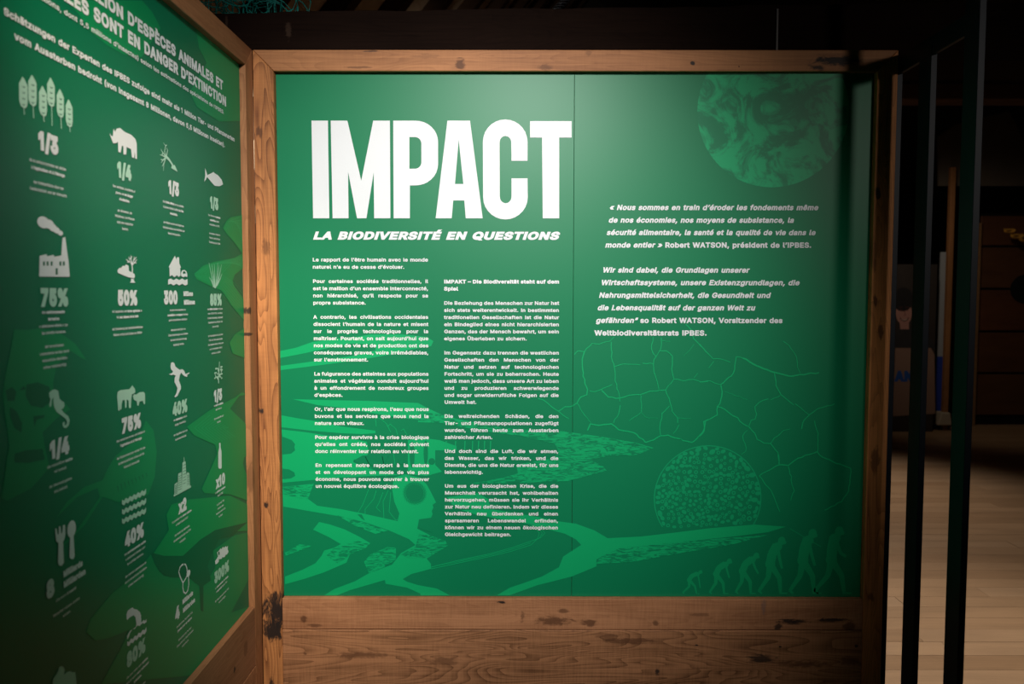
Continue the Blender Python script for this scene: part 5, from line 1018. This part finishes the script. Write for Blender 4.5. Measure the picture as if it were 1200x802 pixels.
# row 5
A = (110, 640, 4.95)
F = Flat(); spoly(F, [(187,425),(186,400),(192,378),(212,362),(222,358),(228,366),(248,370),(264,385),(270,400),(272,445),(286,430),(294,436),(302,424),(302,442),(290,452),(278,448),(262,466),(250,462),(232,484),(222,482),(206,508),(200,528),(190,545),(190,522),(205,495),(228,480),(240,470),(244,455),(238,415),(228,402),(205,415),(190,430)], *A)
up_ = [(190 + i*112/10, 560 - i*85/10 + (6 if i % 2 else -5)) for i in range(11)]
spoly(F, up_ + [(x, y+24) for x, y in up_[::-1]], *A); icon(F)
number('80%', 159, 762, False)
caption(160.5, 782.4, ["des eaux usées sont *rejetées*", "dans la nature *sans traitement*", "*préalable.*", "", "der Abwässer werden", "unbehandelt eingeleitet."])
F = Flat()
for q in [[(517,107),(507,112),(497,125),(490,150),(496,175),(514,215),(530,190),(540,165),(537,130),(530,110),(522,106)], [(514,215),(513,240),(518,268),(530,277),(541,262),(548,225),(546,178)]]: sline(F, q, 0.0042, *A)
sdisc(F, 546, 160, 11, *A, ry=20); icon(F)
number('4', 207.2, 716, extra=[('Milliards', 219.5, 700), ('Milliarden', 221, 709)])
caption(216, 725.9, ["de personnes dépendent des", "*plantes pour se soigner.*", "", "Menschen sind bei ihrer", "Gesundheit auf Naturheilmittel", "angewiesen."])
F = Flat(); spoly(F, [(703,108),(700,90),(712,72),(718,60),(712,38),(722,30),(733,14),(738,20),(746,5),(752,12),(762,2),(768,8),(775,0),(774,20),(779,34),(770,50),(762,52),(756,66),(742,66),(738,76),(722,78),(722,92),(712,104)], *A); icon(F)
F = Flat(); spoly(F, [(718,38),(726,32),(727,50),(720,54)], *A); F.on_side('pictogram_detail', M_deep, sp, LT+0.0002)
number('300%', 259.5, 668, False)
caption(259.5, 682.4, ["La *consommation de viande*", "a *augmenté* depuis 1960.", "", "Der Fleischkonsum ist seit 1960", "stark gestiegen."])
F = Flat(); spoly(F, [(155,530),(163,490),(185,462),(205,430),(213,395),(225,385),(243,383),(258,400),(262,420),(255,460),(285,435),(310,428),(335,438),(355,434),(368,540),(372,620),(300,660),(220,650),(165,600)], 40, 730, 7.5); icon(F, False)

# ------------------------------------------------------------------ dark steel bars on the right
M_steel = plain('dark_painted_steel', (0.006, 0.011, 0.019), 0.45, 0.25, noise=0.15, scale=20)
bs = thing('barred_screen', (2.088, -0.2, 0.0), 'open screen of flat dark blue steel bars beside the pine frame', 'screen')
XB = 2.078
for y0_, tp in ((-0.466, CAMP.z+1.05), (-0.214, CAMP.z+0.775), (0.004, CAMP.z+0.775)):
    m = MB(); m.box((XB, y0_, 0.0), (XB+0.0195, y0_+0.072, tp)); m.build('bar', M_steel, bs, bevel=0.0012)
m = MB(); m.box((XB+0.003, -0.45, CAMP.z+0.742), (XB+0.0165, 0.06, CAMP.z+0.80)); m.build('top_rail', M_steel, bs, bevel=0.001)

# ------------------------------------------------------------------ far end of the hall
YB = 7.1
M_clad = [wood('brown_cladding_%d' % i, 'x', 60+i, (0.115+0.01*i, 0.050, 0.022), (0.05, 0.02, 0.010), figure=0.2, rough=0.6) for i in range(3)]
cl = thing('cladding_wall', (7.4, YB, 0), 'brown wall of stacked wooden panels with a round black opening at the far right', 'partition')
xl_ = dep(1147, 350, YB)[0]; zs = [dep(1180, y, YB)[1] for y in (488, 438, 389, 339, 289, 252)]
for i in range(5):
    m = MB(); m.box((xl_, YB, zs[i]+0.015), (8.9, YB+0.06, zs[i+1]-0.012)); m.build('panel', M_clad[i % 3], cl, bevel=0.006)
M_black = plain('black', (0.006, 0.006, 0.006), 0.9, 0.2, noise=0.1)
m = MB(); m.box((xl_, YB+0.03, 0), (8.9, YB+0.12, zs[5]+0.02)); m.build('plinth', M_black, cl)
hx, hz = dep(1202, 339, YB); m = MB()
n = 28; m.add([(hx+0.19*math.cos(2*math.pi*k/n), YB-0.004, hz+0.18*math.sin(2*math.pi*k/n)) for k in range(n)] + [(hx+0.19*math.cos(2*math.pi*k/n), YB+0.02, hz+0.18*math.sin(2*math.pi*k/n)) for k in range(n)],
       [tuple(range(n))] + [(k, (k+1) % n, n+(k+1) % n, n+k) for k in range(n)]); m.build('round_opening', M_black, cl)
m = MB(); x_, _ = dep(1143, 400, YB-0.05); m.box((x_-0.02, YB-0.05, 0), (x_+0.035, YB+0.03, zs[5]-0.1)); m.build('edge_strip', wood('cladding_edge', 'z', 66, (0.30, 0.17, 0.08), (0.12, 0.06, 0.03)), cl, bevel=0.004)
# structure above the cladding
M_dbeam = wood('brown_far_beam', 'x', 70, (0.11, 0.065, 0.042), (0.04, 0.024, 0.016), rough=0.8)
YC = 3.6
a, c = dep(1040, 117, YC), dep(1040, 97, YC)
m = MB(); m.box((2.4, YC, a[1]), (8.95, YC+0.2, c[1])); cb = tag(m.build('cross_beam', M_dbeam, bevel=0.01), 'brown timber cross beam high behind the steel bars', 'beam')
m = MB(); m.box((8.7, YC+0.02, 0), (8.9, YC+0.18, a[1]-0.001)); m.build('beam_post', M_dbeam, cb)
m = MB(); pts = [dep(*q, YB-0.3) for q in [(1100,218),(1100,160),(1120,146),(1183,130),(1200,165),(1230,218)]]
m = prism(pts, 'y', YB-0.3, YB-0.27); hb = tag(m.build('hanging_board', plain('grey_board', (0.10, 0.085, 0.07), 0.8, noise=0.15)), 'dull grey slanted board hanging high above the brown panel wall', 'board')
m = MB()
for px in (1125, 1185):
    x_, z_ = dep(px, 150 if px == 1125 else 135, YB-0.285)
    m.tube([(x_, YB-0.285, z_), (x_, YB-0.285, roofz(x_)+0.0)], 0.006, 6)
m.build('hanging_rod', M_black, hb)
# ochre fabric swag
sgt = thing('swag', dep(1195, 275, YB-0.25)[:1] + (YB-0.25, dep(1195, 275, YB-0.25)[1]), 'small ochre yellow scalloped cloth at the right edge above the panels', 'cloth')
M_och = plain('ochre_cloth', (0.55, 0.28, 0.04), 0.7, noise=0.3, scale=20)
for px, py, r in [(1183,270,0.07),(1192,276,0.08),(1202,279,0.09)]:
    x_, z_ = dep(px, py, YB-0.25); m = MB(); vs = []; n = 10; fs = []
    for j in range(4):
        for k in range(n+1):
            t = math.pi*k/n; q = r*(1-j*0.22)
            vs.append((x_ - q*math.cos(t), YB-0.25 - 0.03*math.sin(j*1.2), z_ - q*0.55*math.sin(t) - 0*j))
    for j in range(3):
        for k in range(n): fs.append((j*(n+1)+k, j*(n+1)+k+1, (j+1)*(n+1)+k+1, (j+1)*(n+1)+k))
    m.add(vs, fs); m.add([(x_-r, YB-0.26, z_), (x_+r, YB-0.26, z_), (x_+r, YB-0.24, z_+0.02), (x_-r, YB-0.24, z_+0.02)], [(0, 1, 2, 3)]); m.build('scallop', M_och, sgt)
# timber post with a board behind it
m = MB(); x0_, _ = dep(1108.3, 400, YB-0.4); x1_, _ = dep(1114, 400, YB-0.4)
m.box((x0_, YB-0.4, 0), (x1_, YB-0.34, 3.1)); po = tag(m.build('timber_post', wood('far_post', 'z', 71, (0.36, 0.17, 0.07), (0.18, 0.08, 0.03)), bevel=0.004), 'slim orange brown timber post seen between the two steel bars', 'post')
M_cream = plain('cream_base', (0.42, 0.36, 0.28), 0.7, noise=0.1)
m = prism([dep(1099, 499, YB-0.45), dep(1116, 499, YB-0.45), dep(1114, 484, YB-0.45), dep(1104, 484, YB-0.45)], 'y', YB-0.45, YB-0.29); m.build('foot', M_cream, po, bevel=0.01)
bd = thing('banner', (dep(1104, 400, YB-0.25)[0], YB-0.25, 0.17), 'narrow upright banner, white above and blue below, left of the slim post', 'banner')
a = dep(1101.5, 330, YB-0.25); c = dep(1110, 418, YB-0.25); d_ = dep(1110, 484, YB-0.25)
m = MB(); m.box((a[0], YB-0.25, c[1]), (c[0], YB-0.23, a[1]+0.35)); m.build('white_field', plain('banner_white', (0.36, 0.39, 0.43), 0.6, noise=0.05), bd)
m = MB(); m.box((a[0]-0.01, YB-0.25, 0.0), (c[0], YB-0.23, c[1]-0.001)); m.build('blue_field', plain('banner_blue', (0.02, 0.06, 0.42), 0.6, noise=0.05), bd)
# photo display of a smiling person holding a brown board
YQ = 6.6
pz = thing('photo_display', (dep(1060, 490, YQ)[0], YQ, 0), 'tall printed photo of a smiling person in a dark hat holding a brown board', 'poster')
a = dep(1030, 497, YQ); c = dep(1099, 310, YQ)
m = MB(); m.box((a[0], YQ, 0.0), (c[0], YQ+0.04, c[1])); m.build('board', plain('photo_dark', (0.035, 0.028, 0.026), 0.6, noise=0.3, scale=4), pz, bevel=0.004)
def flatxz(F, name, mat, yy):
    tri = []
    for f in F.f: tri += [(f[0], f[i], f[i+1]) for i in range(1, len(f)-1)]
    F.v, F.f = union(F.v, tri, 100.0)
    me = bpy.data.meshes.new(name); me.from_pydata([Vector((u, yy, v)) - pz.location for u, v in F.v], [], [f for f in F.f])
    bm = bmesh.new(); bm.from_mesh(me)
    for f_ in bm.faces:
        f_.normal_update()
        if f_.normal.y > 0: f_.normal_flip()
    bm.to_mesh(me); bm.free()
    return link(name, me, pz, mat)
def dp(px, py): return dep(px, py, YQ)
u = (YQ - CAMP.y) / FPX
F = Flat(); F.poly([dp(*q) for q in [(1049,408),(1091,408),(1095,416),(1096,485),(1046,488)]]); flatxz(F, 'brown_board_print', plain('photo_cardboard', (0.30, 0.19, 0.15), 0.6, noise=0.12, scale=3), YQ-0.001)
F = Flat(); F.poly([dp(*q) for q in [(1046,408),(1047,392),(1054,384),(1066,384),(1076,390),(1090,396),(1096,408)]]); flatxz(F, 'coat_print', plain('photo_coat', (0.03, 0.03, 0.035), 0.6, noise=0.3), YQ-0.002)
F = Flat(); x_, z_ = dp(1059, 367); F.disc(x_, z_, 9.5*u, 14*u, 26, 0.1); F.poly([dp(1054,376), dp(1065,376), dp(1065,386), dp(1055,386)]); flatxz(F, 'face_print', plain('photo_skin', (0.42, 0.22, 0.19), 0.6, noise=0.08), YQ-0.003)
F = Flat(); x_, z_ = dp(1058, 351); F.disc(x_, z_, 12*u, 14*u, 26); F.poly([dp(1045,352), dp(1071,349), dp(1072,357), dp(1046,361)]); flatxz(F, 'hat_print', plain('photo_hat', (0.012, 0.012, 0.014), 0.6, noise=0.2), YQ-0.004)
F = Flat()
for px in (1055.5, 1063): x_, z_ = dp(px, 363.5); F.disc(x_, z_, 1.5*u, 0.8*u, 10)
F.line([dp(1054.5,372.5), dp(1056,375), dp(1059.5,376.5), dp(1063,375), dp(1064.5,372)], 1.3*u); F.line([dp(1059.5,364), dp(1060.8,369.5), dp(1058.8,370)], 0.6*u)
F.line([dp(1053.5,360.5), dp(1057.5,360)], 0.8*u); F.line([dp(1061,360), dp(1065,360.3)], 0.8*u)
flatxz(F, 'feature_print', plain('photo_features', (0.10, 0.03, 0.03), 0.6, noise=0.1), YQ-0.005)
F = Flat(); F.line([dp(1056,374.3), dp(1059.5,375.4), dp(1063,374)], 0.9*u); flatxz(F, 'teeth_print', plain('photo_teeth', (0.5, 0.42, 0.38), 0.6, noise=0.02), YQ-0.006)
F = Flat(); a = dp(1048.5, 446); set_text(F, "AN", a[0], a[1], 20*u, w=0.07, xs=0.95); flatxz(F, 'blue_letters', plain('photo_blue', (0.02, 0.10, 0.42), 0.6, noise=0.05), YQ-0.003)

# ------------------------------------------------------------------ fishing net slumped over the beam
M_net = plain('teal_net_cord', (0.006, 0.30, 0.25), 0.6, noise=0.2, scale=30)
nt = thing('fishing_net', (-0.2, 0.2, CAMP.z+0.96), 'tangled teal green fishing net lying on the dark beam at the top left', 'net')
rn = random.Random(17)
m = MB()
xl2, xr2 = fr(250, 15, 0.3)[0], fr(330, 15, 0.3)[0]
for i in range(30):                      # hanging strands
    x = rn.uniform(xl2-0.1, xr2); y = rn.uniform(0.16, 0.5); pts = []
    ph = rn.uniform(0, 6)
    for k in range(9):
        t = k/8; pts.append((x + 0.02*math.sin(ph + t*5) + 0.04*(t-0.5)*math.sin(ph), y + 0.01*math.cos(ph+t*4), CAMP.z + 0.965 + 0.55*t))
    m.tube(pts, 0.0022, 5)
m.build('strand', M_net, nt)['kind'] = 'stuff'
m = MB()
for i in range(24):                      # loops of mesh
    x = rn.uniform(xl2, xr2+0.06); y = rn.uniform(0.12, 0.4); z = CAMP.z + 0.965 + rn.uniform(0.0, 0.14); r = rn.uniform(0.02, 0.07)
    a0_ = rn.uniform(0, 6); pts = []
    for k in range(13):
        t = a0_ + k*0.5; pts.append((x + r*1.5*math.cos(t), y + 0.03*math.sin(t*1.3), max(z + r*math.sin(t), CAMP.z + 0.963)))
    m.tube(pts, 0.0020, 5)
m.tube([(xr2-0.12, 0.3, CAMP.z+1.02), (xr2-0.02, 0.28, CAMP.z+1.035), (xr2+0.05, 0.26, CAMP.z+1.02), (fr(349,8,0.25)[0], 0.25, fr(349,8,0.25)[1]), (fr(348,20,0.25)[0], 0.25, CAMP.z+0.965)], 0.003, 6)
m.build('loop', M_net, nt)['kind'] = 'stuff'
# coil of dark cable by the roof
M_cab = plain('black_cable', (0.02, 0.02, 0.022), 0.35, noise=0.1)
x_, z_ = fr(645, 3, 0.24); m = MB()
pts = [(x_ - 0.025 + 0.0022*k*0.4 + 0.018*math.cos(k*0.6), 0.2 + 0.018*math.sin(k*0.6), CAMP.z + 0.975 + k*0.0009) for k in range(150)]
m.tube(pts, 0.0022, 5); tag(m.build('coiled_cable', M_cab), 'black coiled cable standing above the dark beam near the middle', 'cable')
print('boards', nb, 'tris', sum(len(o.data.polygons) for o in COL.objects if o.type == 'MESH'))
